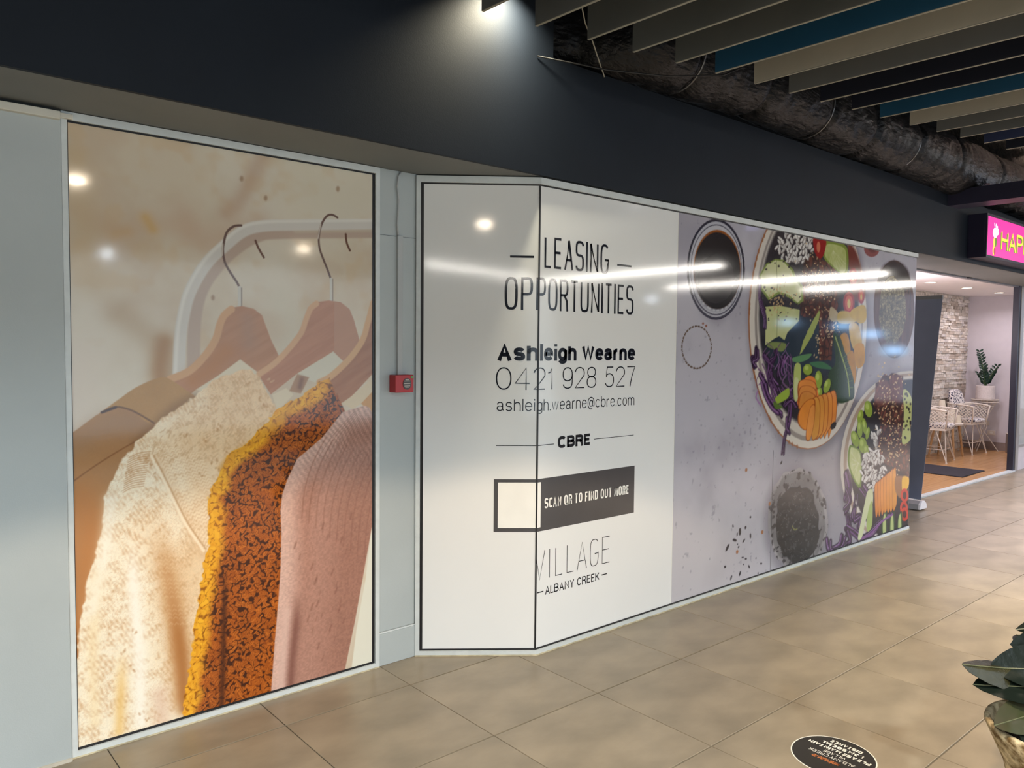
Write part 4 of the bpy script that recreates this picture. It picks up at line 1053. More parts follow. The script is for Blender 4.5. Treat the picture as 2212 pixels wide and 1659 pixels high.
# small bowls upper right
C.ell(*a7(1750, 380), 17, 19, (150, 92, 92), soft=0.006); C.ell(*a7(1760, 370), 12, 12, (120, 76, 78), soft=0.01)
C.ell(*a7(1940, 900), 44, 106, (96, 66, 54), soft=0.005, n=40, op=1)
C.ell(*a7(1942, 905), 41, 101, lambda u, v, sd: mixc((72, 50, 44), (124, 88, 72), fbm(u * 3, v * .6, 8, 190, 3)), soft=0.01, n=40)
C.ell(*a7(1940, 640), 34, 36, (42, 30, 32), soft=0.03)
def seeds(u, v, sd):
    f1, f2, c = worley(u * .8, v, 42, 191); col = mixc((176, 164, 124), (112, 104, 82), c); return mixc(mixc((84, 76, 60), col, sstep(.0, .25, f2 - f1)), (70, 62, 50), sstep(.55, .8, fbm(u, v, 30, 192, 2)) * .6)
C.ell(*a7(1928, 910), 30, 74, seeds, soft=0.006, n=32, warp=0.02, wsc=20)
C.ell(*a7(1935, 1250), 34, 19, (150, 166, 184), soft=0.02, op=.5)  # soft bluish mirrored light spot painted into the print colour
# rough stone bowl of black seeds
def stoneb(u, v, sd):
    g = fbm(u, v, 30, 200, 4); return mixc(mixc((178, 174, 178), (128, 124, 128), fbm(u, v, 6, 201, 3)), (74, 70, 74), sstep(.56, .68, g))
C.ell(*a8(930, 1030), 70, 118, (116, 112, 122), soft=0.07, n=40, op=.6)
C.ell(*a8(938, 1005), 65, 111, stoneb, soft=0.006, n=40, warp=0.012, wsc=14)
C.ell(*a8(938, 1005), 60, 105, lambda u, v, sd: stoneb(u, v, sd) * .78, soft=0.012, n=40, warp=0.01, wsc=14)
C.ell(*a8(935, 1040), 47.5, 86, lambda u, v, sd: mixc((34, 32, 36), (62, 60, 62), sstep(.5, .75, fbm(u, v, 36, 203, 3))), soft=0.008, n=40, warp=0.02, wsc=12)
for k in range(130):
    a = rs.uniform(0, 6.28); r_k = math.sqrt(rs.uniform(0, 1)); x = 935 + 140 * r_k * math.cos(a); y = 1060 + 240 * r_k * math.sin(a)
    p = a8(x, y); d = rs.uniform(-3, 3, 2); C.stroke([p, (p[0] + d[0], p[1] + d[1])], .004, (126, 124, 118), .003, sm=False, op=.6)
C.stroke(L8((900, 1050), (915, 1075), (935, 1070)), .01, (116, 118, 60), .004)
# second rice bowl, cut by the picture's edge
c2x, c2y = 1966, 1003
C.ell(c2x - 2, c2y + 6, 156, 210, (96, 92, 102), soft=0.07, n=48, op=.6)
C.ell(c2x, c2y, 151, 202, (206, 200, 192), soft=0.004, n=48)
C.ell(c2x + 2, c2y, 146, 197, (170, 150, 134), soft=0.005, n=48)
C.ell(c2x + 4, c2y, 141, 191, (210, 204, 196), soft=0.006, n=48)
C.ell(c2x + 6, c2y, 136, 184, (44, 38, 42), soft=0.012, n=48)
meat(L8((1500, 20), (1570, -40), (1690, -30), (1700, 160), (1690, 420), (1740, 460), (1740, 690), (1640, 640), (1560, 600), (1510, 500), (1530, 300), (1480, 180)), 0, 220)
C.fill(L8((1530, 0), (1590, 20), (1600, 150), (1530, 190), (1490, 140)), (140, 88, 72), 0.02, op=.6); C.fill(L8((1600, -20), (1680, -20), (1690, 140), (1620, 150)), (128, 78, 72), 0.02, op=.6)
sesame(*a8(1580, 90), 18, 28, 60); sesame(*a8(1600, 380), 18, 30, 70); sesame(*a8(1660, 220), 14, 30, 40); sesame(*a8(1650, 560), 20, 22, 30)
C.fill(L8((1695, 80), (1735, 90), (1760, 160), (1760, 290), (1740, 300), (1750, 420), (1700, 465), (1685, 420), (1700, 250)), (190, 198, 128), 0.006)
for k in range(20): C.ell(*a8(rs.uniform(1695, 1755), rs.uniform(100, 440)), 2, 3, (50, 46, 40), soft=.004, op=.8, n=8)
for x, y, rx, ry, ro in ((1445, 210, 8.5, 18, -8), (1388, 265, 6, 15, 10), (1385, 352, 6, 20, 0), (1418, 335, 5, 18, -8), (1350, 425, 8, 18, -15), (1405, 470, 9, 17, -5), (1440, 385, 4, 14, 10), (1430, 505, 6, 12, 0)): bean(*a8(x, y), rx, ry, ro)
C.fill(L8((1305, 490), (1330, 470), (1385, 510), (1398, 600), (1392, 770), (1350, 740), (1300, 610)), (112, 140, 52), 0.004)
C.fill(L8((1316, 500), (1335, 486), (1380, 520), (1390, 600), (1384, 745), (1352, 720), (1312, 610)), lambda u, v, sd: mixc((206, 214, 160), (176, 188, 118), fbm(u, v, 24, 230, 2)), 0.004)
for k in range(5): C.stroke(L8((1375, 600), (1320 + k * 6, 520 + k * 46)), .004, (224, 228, 190), .003, op=.7)
ricegrains(a8(1480, 640), 26, 45, 140); ricegrains(a8(1500, 400), 9, 26, 26)
for p in ([(1290, 680), (1310, 780), (1290, 860)], [(1300, 800), (1320, 880), (1290, 930)], [(1400, 780), (1440, 850), (1460, 930)], [(1340, 930), (1330, 1000), (1380, 980), (1370, 1060)], [(1290, 960), (1300, 1040)], [(1160, 1150), (1170, 1220), (1240, 1190), (1265, 1130)], [(1275, 1060), (1330, 1090), (1385, 1140)], [(1400, 1140), (1470, 1100), (1540, 1020), (1620, 965)], [(1290, 1080), (1320, 1150), (1300, 1180)], [(1360, 830), (1355, 900)]): cabbage(L8(*p), rs.uniform(.03, .055))
C.fill(L8((1440, 800), (1475, 790), (1475, 900), (1430, 1000), (1400, 1130), (1370, 1140), (1395, 1000), (1420, 880)), (206, 214, 170), 0.005); C.fill(L8((1455, 900), (1475, 880), (1472, 1040), (1440, 1090), (1432, 1020)), (164, 184, 106), 0.006)
for k in range(7):
    x = 1490 + k * 21
    slab(L8((x, 770 - k * 18), (x + 12, 740 - k * 17), (x + 26, 740 - k * 17), (x + 34, 860), (x + 22, 960 - k * 6), (x + 10, 990 - k * 8), (x + 2, 900)), (238, 150 + k * 2, 64))
C.fill(L8((1640, 700), (1690, 690), (1735, 700), (1730, 770), (1680, 850), (1640, 800)), (150, 104, 62), 0.01); C.fill(L8((1690, 700), (1735, 705), (1728, 775), (1690, 800)), (226, 176, 54), 0.006)
for x, y in ((1705, 830), (1700, 920), (1705, 965)):
    C.ell(*a8(x, y), 8.5, 15, (196, 62, 42), soft=0.004); C.ell(*a8(x, y), 4, 8, (70, 26, 28), soft=0.006)
for x in (1545, 1600, 1655):
    C.fill(L8((x, 1000), (x + 22, 950), (x + 34, 960), (x + 30, 1110), (x - 4, 1130)), (58, 82, 46), 0.005); C.fill(L8((x + 6, 1000), (x + 22, 965), (x + 26, 1100), (x + 6, 1110)), (178, 192, 126), 0.006)
C.stroke(L8((1400, 1140), (1470, 1100), (1540, 1020), (1620, 965)), .02, (130, 84, 140), .004)
# scattered seeds
for x, y, w, h, ro in ((475, 1050, 5, 11, -10), (525, 1090, 9, 28, 5), (565, 1060, 6, 12, 10), (600, 985, 6, 8, 0), (487, 1150, 16, 10, 20), (505, 1110, 4, 14, 10), (552, 1155, 5, 18, 30), (600, 1120, 5, 20, 0), (435, 1205, 8, 30, 25), (515, 1200, 5, 8, 30), (545, 1275, 8, 5, 0), (567, 1285, 8, 6, 0), (640, 1280, 3, 6, 0), (677, 1318, 7, 7, 0), (590, 1340, 5, 12, -15), (418, 1342, 7, 9, 20), (525, 1390, 5, 20, 15), (462, 1420, 5, 18, 15), (655, 1388, 4, 6, 0), (822, 595, 5, 14, 20), (508, 1180, 4, 5, 0), (550, 1325, 4, 5, 0)):
    C.ell(*a8(x, y), w / 3.3, h / 3.3, (40, 34, 44), rot=ro, soft=0.003, n=10)
for x, y in ((570, 648), (685, 1093), (505, 1235), (738, 890)): C.ell(*a8(x, y), 2.6, 4.6, (160, 106, 70), rot=10, soft=.003, n=10)
C.mesh('printed_photo', D2 - 0.0006, m_print, ff)
bx(3.701, D2, 0.034, XE - 0.002, D2 + 0.009, 2.331).build('film_backing', m_white, ff)
xs = float(trace([(1667, 1100)], D2)[0, 0])
bx(xs - 0.002, D2 - 0.0012, 0.034, xs + 0.002, D2, 0.86).build('film_seam', m_inkgrey, ff)
del C
from mathutils import noise as mnoise
# ------------------------------------------------------------------ hanging ceiling baffles
BC = dict(taupe=srgb(90, 91, 88), beige=srgb(174, 165, 148), grey=srgb(98, 99, 98), blue=srgb(22, 74, 104), black=srgb(16, 18, 34), navy=srgb(44, 54, 88))
m_baf = {k: mat('baffle_' + k, v, 0.6, var=0.05, vscale=5, bump=0.0002, bscale=120) for k, v in BC.items()}
m_edge = mat('baffle_edge', srgb(140, 137, 126), 0.5, var=0.05)
ends = [(1.900, 2.404, 'grey'), (2.146, 2.369, 'grey'), (2.402, 2.326, 'taupe'), (2.646, 2.290, 'taupe'), (2.890, 2.248, 'taupe'), (3.133, 2.205, 'blue'), (3.395, 2.165, 'beige'), (3.647, 2.126, 'grey'), (3.892, 2.088, 'black'), (4.138, 2.041, 'black'), (4.398, 2.009, 'blue'), (4.666, 1.960, 'beige'), (4.916, 1.910, 'grey'), (5.152, 1.866, 'grey'), (5.400, 1.819, 'navy'), (5.664, 1.779, 'black')]
ORD = 'first second third fourth fifth sixth seventh eighth ninth tenth eleventh twelfth thirteenth fourteenth fifteenth sixteenth'.split()
ZB = 2.83
for k, (x, y, c) in enumerate(ends):
    t = thing('ceiling_baffle', '%s hanging ceiling baffle, %s from the left end of the row' % (c, ORD[k]), 'baffle', (x, y, ZB), 'hanging ceiling baffles')
    y1 = -5.5; x1 = x + (y - y1) * 0.035
    dn = Vector((x1 - x, y1 - y, 0)).normalized(); sd = Vector((-dn.y, dn.x, 0)) * 0.006
    def slab3(z0, z1, h, e0=0.0):
        a, b = Vector((x, y, 0)) + dn * e0, Vector((x1, y1, 0)); s3 = sd.normalized() * h
        vs = [(p.x, p.y, z) for z in (z0, z1) for p in (a - s3, b - s3, b + s3, a + s3)]
        return MB().add(vs, [(3, 2, 1, 0), (4, 5, 6, 7), (0, 1, 5, 4), (1, 2, 6, 5), (2, 3, 7, 6), (3, 0, 4, 7)])
    slab3(ZB + 0.0025, ZB + 0.24, 0.006).build('panel', m_baf[c], t)
    slab3(ZB, ZB + 0.0025, 0.0062).build('edge_strip', m_edge, t)
    for yy in (y - 0.5, y - 2.5, y - 4.5):
        xx = x + (y - yy) * 0.035
        MB().tube([(xx, yy, ZB + 0.24), (xx, yy, 3.62)], 0.0015, 5).build('hanger_wire', m_edge, t)

# ------------------------------------------------------------------ foil wrapped duct on top of the bulkhead
m_foil = mat('black_foil', srgb(30, 30, 33), 0.42, metal=0.6, var=0.3, vscale=9, bump=0.012, bscale=16, stretch=(1, 2.2, 2.2))
mb = MB(); NX, NT = 420, 44
X0, X1 = 2.68, 9.6
straps = [2.9, 3.55, 4.22, 4.95, 5.6, 6.3, 7.1, 8.0, 8.9]
for i in range(NX):
    x = X0 + (X1 - X0) * i / (NX - 1)
    q = min(1, max(0, (3.3 - x) / 0.6)); YC = 2.755 + 0.40 * q * q * (3 - 2 * q)
    for k in range(NT):
        a = 2 * math.pi * k / NT
        r = 0.205 + 0.02 * mnoise.noise((x * 1.3, math.cos(a) * 1.2, math.sin(a) * 1.2)) + 0.010 * mnoise.noise((x * 9, math.cos(a) * 2.5, math.sin(a) * 2.5)) + 0.007 * mnoise.noise((x * 26 + 3 * a, math.cos(a) * 3, math.sin(a) * 3))
        for s_ in straps: r -= 0.022 * math.exp(-((x - s_) / 0.03) ** 2)
        if x > 6.0: r += 0.03 * min(1, (x - 6) / 1.5)
        mb.v.append((x, YC + r * math.cos(a), max(3.16 + r * math.sin(a), 2.952 + (0.001 if YC + r * math.cos(a) > D3 - 0.002 else -0.06))))
for i in range(NX - 1):
    for k in range(NT):
        l = (k + 1) % NT
        mb.f.append((i * NT + k, (i + 1) * NT + k, (i + 1) * NT + l, i * NT + l))
mb.f.append(tuple(range(NT))); mb.f.append(tuple((NX - 1) * NT + k for k in range(NT))[::-1])
du = thing('foil_duct', 'crinkled dark foil-wrapped duct lying along the top of the bulkhead', 'duct', (6, 2.755, 2.955))
mb.build('foil_wrap', m_foil, du, smooth=True)
m_tape = mat('foil_tape', srgb(120, 120, 124), 0.35, metal=0.8, var=0.2)
for s_ in straps[1:6:2]:
    MB().tube([(s_, 2.755 + 0.197 * math.cos(a), 3.16 + 0.197 * math.sin(a)) for a in [2 * math.pi * k / 30 for k in range(30)]], 0.006, 6, closed=True).build('strap', m_tape, du)
m_cord = mat('pale_cord', srgb(170, 166, 154), 0.6, var=0.1)
tag(MB().tube([(2.735, 2.68, 3.60), (2.741, 2.7, 3.18), (2.78, 2.715, 3.12), (2.86, 2.74, 3.06), (2.94, 2.77, 2.99), (3.005, 2.80, 2.953), (3.02, 2.806, 2.94)], 0.0035, 6).build('hanging_cord', m_cord, smooth=True), 'thin pale cord hanging from the ceiling down to the bulkhead top', 'cord')
tag(MB().tube([(2.55, 2.803, 2.93), (2.9, 2.68, 2.915), (3.2, 2.55, 2.92), (3.5, 2.42, 2.96), (3.62, 2.38, 3.02)], 0.004, 6).build('sagging_cable', mat('dark_cable', srgb(34, 34, 36), 0.5), smooth=True), 'dark cable sagging in front of the foil duct', 'cable')

# ------------------------------------------------------------------ pier fittings: fire box, conduit, cable
fb = thing('fire_call_box', 'small red fire call box on the grey pier', 'call box', (2.036, D1, 1.32))
m_red = mat('red_enamel', srgb(176, 34, 40), 0.35, var=0.05)
bx(1.986, D1 - 0.054, 1.322, 2.089, D1 + 0.002, 1.406).build('box', m_red, fb, bevel=0.003)
def disc(cx, cz, r, y0, y1, n=24, ry=None):
    mb = MB(); ry = ry or r
    for y in (y0, y1):
        for k in range(n):
            a = 2 * math.pi * k / n; mb.v.append((cx + r * math.cos(a), y, cz + ry * math.sin(a)))
    mb.f = [tuple(range(n))[::-1] if False else tuple(range(n)), tuple(range(n, 2 * n))[::-1]] + [(k, n + k, n + (k + 1) % n, (k + 1) % n) for k in range(n)]
    return mb
disc(2.050, 1.363, 0.0235, D1 - 0.0565, D1 - 0.052, ry=0.028).build('dial', mat('dial_grey', srgb(70, 66, 66), 0.4, var=0.1), fb)
m_tiny = mat('dial_print', srgb(205, 196, 190), 0.5)
for z, w in ((1.381, .010), (1.375, .015), (1.363, .017), (1.352, .016), (1.346, .011)):
    bx(2.050 - w, D1 - 0.0572, z, 2.050 + w, D1 - 0.0560, z + 0.0028).build('print_line', m_tiny, fb)
disc(2.077, 1.395, 0.005, D1 - 0.0565, D1 - 0.053).build('status_dot', mat('green_dot', srgb(60, 170, 90), 0.4), fb)
m_cond = mat('conduit_grey', srgb(176, 180, 182), 0.45, var=0.03)
tag(bx(2.024, D1 - 0.014, 1.405, 2.052, D1 + 0.004, 2.070).build('cable_conduit', m_cond, bevel=0.002), 'grey square conduit running up the pier above the red box', 'conduit')
tag(MB().tube([(2.030, D1 - 0.006, 2.069), (2.024, D1 - 0.008, 2.12), (2.028, D1 - 0.008, 2.18), (2.032, D1 - 0.008, 2.24), (2.022, D1 - 0.009, 2.30), (2.030, D1 - 0.008, 2.35), (2.045, D1 - 0.006, 2.372)], 0.0045, 8).build('loose_cable', m_cond, smooth=True), 'loose grey cable from the conduit up to the soffit', 'cable')

# ------------------------------------------------------------------ roller banner standing by the cafe
rbn = thing('roller_banner', 'charcoal roller banner stand seen from behind, leaning by the cafe opening', 'banner', (7.92, 3.5, 0))
m_ban = mat('banner_grey', srgb(128, 136, 158), 0.6, var=0.03)
mb = MB()
for dx in (0.0, 0.004):
    for (x, z) in ((7.90, 0.10), (8.255, 2.065)):
        mb.v.append((x + dx, 3.10, z)); mb.v.append((x + dx, 3.95, z))
mb.f = [(0, 1, 3, 2), (4, 6, 7, 5), (0, 2, 6, 4), (1, 5, 7, 3), (2, 3, 7, 6), (0, 4, 5, 1)]
mb.build('banner_sheet', m_ban, rbn)
MB().obox((8.257, 3.098, 2.075), (8.257, 3.952, 2.075), (0, 0, 1), 0.02, 0.036).build('top_rail', mat('rail_grey', srgb(136, 138, 140), 0.4, metal=0.4), rbn)
m_silver = mat('silver_base', srgb(190, 192, 196), 0.35, metal=0.5, var=0.05)
mb = MB(); prof = [(-0.075, 0.012), (-0.06, 0.06), (-0.02, 0.09), (0.03, 0.088), (0.07, 0.055), (0.08, 0.012)]
n_ = len(prof)
mb.add([(7.905 + a, 3.10, b) for a, b in prof] + [(7.905 + a, 3.96, b) for a, b in prof], [tuple(range(n_)), tuple(range(n_, 2 * n_))[::-1]] + [(i, n_ + i, n_ + (i + 1) % n_, (i + 1) % n_) for i in range(n_)])
mb.build('base_cassette', m_silver, rbn)
mb = MB(); mb.add([(7.905 + a * 1.06, 3.075, b * 1.04) for a, b in prof] + [(7.905 + a * 1.06, 3.10, b * 1.04) for a, b in prof], [tuple(range(n_)), tuple(range(n_, 2 * n_))[::-1]] + [(i, n_ + i, n_ + (i + 1) % n_, (i + 1) % n_) for i in range(n_)])
mb.build('end_cap', mat('white_cap', srgb(232, 232, 234), 0.4), rbn, bevel=0.004)
for yy in (3.2, 3.8): MB().obox((7.77, yy, 0.006), (8.05, yy, 0.006), (0, 0, 1), 0.03, 0.012).build('foot', m_silver, rbn)
MB().tube([(7.985, 3.52, 0.06), (8.275, 3.52, 2.07)], 0.008, 8).build('support_pole', m_silver, rbn)

# ------------------------------------------------------------------ lit sign of the cafe
hs = thing('lightbox_sign', 'lit pink lightbox sign with yellow letters on the bulkhead above the cafe', 'sign', (9.2, D3, 2.42))
m_navy = mat('sign_box', srgb(34, 32, 54), 0.45, var=0.05)
bx(8.013, 2.665, 2.413, 10.6, D3, 2.815).build('box', m_navy, hs, bevel=0.003)
mb = MB()
a, b, c, d = 8.013, 2.413, 10.6, 2.815; e = 0.022
for y in (2.665, 2.648):
    for x, z in ((a, b), (c, b), (c, d), (a, d), (a + e, b + e), (c - e, b + e), (c - e, d - e), (a + e, d - e)): mb.v.append((x, y, z))
for i in range(4):
    j = (i + 1) % 4
    mb.f += [(8 + i, 8 + j, 12 + j, 12 + i), (i, j, 8 + j, 8 + i), (4 + i, 12 + i, 12 + j, 4 + j)]
mb.build('bezel', m_navy, hs)
PK = srgb(236, 52, 160)
bx(a + e, 2.654, b + e, c - e, 2.664, d - e).build('face_panel', mat('pink_face', PK, 0.35, emit=PK, estr=0.85), hs)
def flat(mb, name, mt, y=2.6535, dx=0.0):
    q = MB(); n0 = len(mb.v)
    q.v = [(v[0], y, v[1]) for v in mb.v]; q.f = [tuple(f) for f in mb.f]
    o = q.build(name, mt, hs); return o
YL = srgb(255, 226, 70); m_yel = mat('yellow_letters', YL, 0.4, emit=YL, estr=0.9)
GR = srgb(96, 140, 40); m_grn = mat('green_shadow', GR, 0.4, emit=GR, estr=0.7)
WH = (1, 1, 0.96); m_wht = mat('white_mark', WH, 0.4, emit=WH, estr=1.1)
BR = srgb(176, 84, 90); m_brn = mat('rose_mark', BR, 0.4, emit=BR, estr=0.7)
flat(text2d('HAPPY', 8.395, 9.435, 2.512, 2.692, 0.034, gap=0.12, ex=0.8), 'letter_shadow', m_grn, 2.6538)
flat(text2d('HAPPY', 8.415, 9.455, 2.520, 2.700, 0.024, gap=0.14, ex=0.8), 'lettering', m_yel, 2.6532)
def blob(cx, cz, rx, rz, n=20, rot=0):
    c_, s_ = math.cos(rot), math.sin(rot)
    return MB().add([(cx + rx * math.cos(t) * c_ - rz * math.sin(t) * s_, cz + rx * math.cos(t) * s_ + rz * math.sin(t) * c_, 0) for t in [2 * math.pi * k / n for k in range(n)]], [tuple(range(n))])
flat(blob(8.245, 2.655, 0.062, 0.047), 'emblem_oval', m_wht)
for k, (x, z, r) in enumerate(((8.225, 2.728, .5), (8.265, 2.722, .2), (8.295, 2.705, -.2), (8.315, 2.682, -.5), (8.322, 2.655, -.9))):
    flat(blob(x, z, 0.010, 0.022, 12, r), 'emblem_ray', m_wht)
flat(blob(8.225, 2.565, 0.022, 0.045), 'emblem_leaf', m_yel); flat(blob(8.268, 2.570, 0.024, 0.045), 'emblem_leaf', m_grn)
flat(blob(8.222, 2.487, 0.030, 0.042), 'emblem_bulb', m_yel); flat(blob(8.242, 2.484, 0.026, 0.036), 'emblem_bulb', m_brn, 2.6530)

# ------------------------------------------------------------------ round floor sticker
fs_ = thing('floor_sticker', 'round black social distance sticker with white border on the tiles', 'sticker', (2.83, 1.395, 0))
def fdisc(r, z, n=64): return MB().add([(2.83 + r * math.cos(2 * math.pi * k / n), 1.395 + r * math.sin(2 * math.pi * k / n), zz) for zz in (z - 0.0004, z) for k in range(n)], [tuple(range(n))[::-1], tuple(range(n, 2 * n))] + [(k, (k + 1) % n, n + (k + 1) % n, n + k) for k in range(n)])
m_stk = mat('sticker_black', srgb(44, 42, 40), 0.35, var=0.05); m_stw = mat('sticker_white', srgb(226, 222, 210), 0.4); m_sto = mat('sticker_orange', srgb(190, 110, 60), 0.4)
fdisc(0.153, 0.0009).build('border', m_stw, fs_); fdisc(0.148, 0.0013).build('disc', m_stk, fs_)
def floortext(txt, w, v0, h, t, mt, name='lettering', ex=0.8, gap=.2, space=.5, slant=0):
    mb = text2d(txt, -w / 2, w / 2, v0, v0 + h, t, ex=ex, gap=gap, space=space, slant=slant)
    # reading direction runs towards the shopfront, top of the text towards the viewer's left
    q = MB(); q.v = [(2.83 - v[1], 1.395 + v[0], 0.0016) for v in mb.v]; q.f = [f for f in mb.f]
    q.build(name, mt, fs_)
floortext('PLEASE MAINTAIN', 0.248, -0.050, 0.0215, 0.0058, m_stw)
floortext('1.5M SOCIAL', 0.172, -0.0815, 0.0215, 0.0058, m_stw)
floortext('DISTANCE', 0.128, -0.113, 0.0215, 0.0058, m_stw)
floortext('VILLAGE', 0.088, -0.018, 0.019, 0.0024, m_stw)
floortext('ALBANY CREEK', 0.180, 0.009, 0.020, 0.0024, m_stw)
floortext('welcome to', 0.105, 0.042, 0.026, 0.0034, m_sto, slant=.25)

# ------------------------------------------------------------------ potted rubber plant at the right edge
rp = thing('potted_rubber_plant', 'rubber plant with big dark glossy leaves in a mottled stone pot', 'potted plant', (2.71, 0.64, 0))
m_pot = mat('mottled_pot', srgb(150, 120, 76), 0.85, var=0.45, vscale=38, bump=0.008, bscale=26, vcol=srgb(222, 204, 166), spec=0.2)
MB().lathe([(0.10, 0), (0.105, 0.02), (0.118, 0.16), (0.15, 0.31), (0.185, 0.385), (0.203, 0.425), (0.200, 0.434), (0.188, 0.434), (0.180, 0.41), (0.10, 0.395)], (2.71, 0.64, 0), 40).build('pot', m_pot, rp, smooth=True)
MB().lathe([(0.178, 0.402), (0.12, 0.415), (0.02, 0.42)], (2.71, 0.64, 0), 28).build('soil', mat('soil', srgb(52, 40, 32), 0.9, var=0.3, vscale=60, bump=0.004), rp)
m_stem = mat('brown_stem', srgb(54, 46, 32), 0.6, var=0.2)
for p in ([(2.71, 0.64, .42), (2.74, 0.66, .55), (2.79, 0.68, .66), (2.85, 0.70, .92)], [(2.73, 0.62, .42), (2.76, 0.62, .55), (2.80, 0.60, .8)]): MB().tube(p, [.012, .011, .009, .006][:len(p)], 8).build('stem', m_stem, rp, smooth=True)
m_leaf = mat('rubber_leaf', srgb(20, 26, 20), 0.3, spec=0.25, var=0.2, vscale=9, bump=0.001, bscale=40)
m_leaf2 = mat('sheen_leaf', srgb(46, 44, 26), 0.25, spec=0.4, var=0.25, vscale=9, bump=0.0012, bscale=60)  # olive tone puts the lit sheen of the folded leaf into its colour
m_leaf3 = mat('young_leaf', srgb(58, 66, 30), 0.4, spec=0.25, var=0.4, vscale=7, vcol=srgb(70, 60, 46))
m_rib = mat('leaf_rib', srgb(96, 98, 72), 0.4)
def leaf(base, tip, wid, nrm, fold=0.12, droop=0.02, mt=None, rib=True, lab=None):
    b, t, n = Vector(base), Vector(tip), Vector(nrm).normalized()
    ax = t - b; L_ = ax.length; a = ax.normalized(); n = (n - a * n.dot(a)).normalized(); s = a.cross(n)
    mb = MB(); N_, K_ = 14, 8
    for layer in (0, 1):
        for i in range(N_ + 1):
            q = i / N_; w = wid * (math.sin(math.pi * min(1, q ** 0.8)) ** 0.7) if 0 < q < 1 else 0.001
            if q > 0.93: w *= 0.75
            for k in range(-K_ // 2, K_ // 2 + 1):
                f = k / (K_ / 2)
                p = b + ax * q + s * (w * f) + n * (abs(f) * w * fold * 2 - droop * (q * q) + 0.002 * math.sin(q * 40) * abs(f)) - n * (0.0012 * layer)
                mb.v.append(tuple(p))
    M_ = K_ + 1; off = (N_ + 1) * M_
    for i in range(N_):
        for k in range(K_):
            q0 = i * M_ + k
            mb.f.append((q0, q0 + 1, q0 + M_ + 1, q0 + M_)); mb.f.append((off + q0, off + q0 + M_, off + q0 + M_ + 1, off + q0 + 1))
    o = mb.build('leaf', mt or m_leaf, rp, smooth=True)
    if rib:
        MB().tube([tuple(b + ax * (i / 10) + n * (0.001 - droop * (i / 10) ** 2)) for i in range(11)], 0.0016, 5).build('midrib', m_rib, o)
    MB().tube([(2.77 if b.y > .6 else 2.78, 0.67, max(.45, b.z - .05)), tuple((b + Vector((2.77, .67, b.z))) / 2), tuple(b)], 0.004, 6).build('petiole', m_stem, rp)
    return o
CV = Vector((-0.65, -0.76, 0.05))          # towards the walkway's left
leaf((2.80, 0.715, 0.560), (2.479, 0.847, 0.616), 0.052, (-.35, -.45, 0.85), fold=-0.32, droop=-0.01, mt=m_leaf2)
leaf((2.84, 0.640, 0.575), (2.612, 0.812, 0.588), 0.075, (-.5, -.6, .75), fold=0.08, droop=0.0)
leaf((2.76, 0.66, 0.535), (2.539, 0.831, 0.550), 0.060, (-.40, -.5, .8), fold=0.06, droop=0.0)
leaf((2.90, 0.66, 0.640), (2.727, 0.793, 0.637), 0.050, (-.6, -.7, .45), fold=0.05, droop=0.0, rib=False)
leaf((2.68, 0.70, 0.470), (2.492, 0.757, 0.468), 0.050, (-.5, -.6, .7), fold=0.10, droop=0.0, mt=m_leaf3)
leaf((2.66, 0.72, 0.475), (2.53, 0.66, 0.385), 0.050, (-.65, -.7, .3), fold=0.08, droop=0.0)
leaf((2.93, 0.62, 0.70), (2.80, 0.80, 0.672), 0.045, (-.3, -.4, .8), fold=0.1, droop=0.01)
leaf((2.86, 0.60, 0.52), (2.74, 0.45, 0.50), 0.055, (.1, -.4, .9), fold=0.1, droop=0.02)
leaf((2.84, 0.66, 0.78), (3.02, 0.62, 0.80), 0.055, (-.1, -.2, 1), fold=0.1, droop=0.03)
leaf((2.84, 0.68, 0.86), (2.90, 0.52, 0.92), 0.050, (0, .2, 1), fold=0.1, droop=0.03)
leaf((2.80, 0.70, 0.60), (2.95, 0.84, 0.62), 0.055, (.1, .2, 1), fold=0.1, droop=0.02)

leaf((2.83, 0.68, 0.74), (2.98, 0.80, 0.76), 0.052, (0, .1, 1), fold=0.1, droop=0.03)
leaf((2.80, 0.61, 0.74), (2.72, 0.45, 0.78), 0.050, (0, -.2, 1), fold=0.1, droop=0.03)
leaf((2.85, 0.70, 0.91), (2.97, 0.74, 1.03), 0.050, (-.4, 0, 1), fold=0.15, droop=0.02)
leaf((2.80, 0.60, 0.80), (2.90, 0.48, 0.86), 0.050, (0, .3, 1), fold=0.12, droop=0.03)

# ------------------------------------------------------------------ cafe furniture
mt_ = thing('door_mat', 'charcoal rectangular mat on the cafe timber floor', 'mat', (10.6, 3.9, 0.004))
MB().add([(x, y, z) for z in (0.004, 0.012) for x, y in ((10.32, 3.58), (11.12, 3.60), (11.12, 4.34), (10.32, 4.34))], [(3, 2, 1, 0), (4, 5, 6, 7), (0, 1, 5, 4), (1, 2, 6, 5), (2, 3, 7, 6), (3, 0, 4, 7)]).build('mat_pile', mat('mat_charcoal', srgb(48, 46, 58), 0.9, var=0.15, vscale=80, bump=0.002, bscale=200), mt_)
MB().add([(x, y, z) for z in (0.004, 0.008) for x, y in ((10.31, 3.57), (11.13, 3.59), (11.13, 4.35), (10.31, 4.35))], [(3, 2, 1, 0), (4, 5, 6, 7), (0, 1, 5, 4), (1, 2, 6, 5), (2, 3, 7, 6), (3, 0, 4, 7)]).build('rubber_edge', m_dark, mt_)
m_chair = mat('chair_white', srgb(228, 218, 208), 0.4, var=0.03)
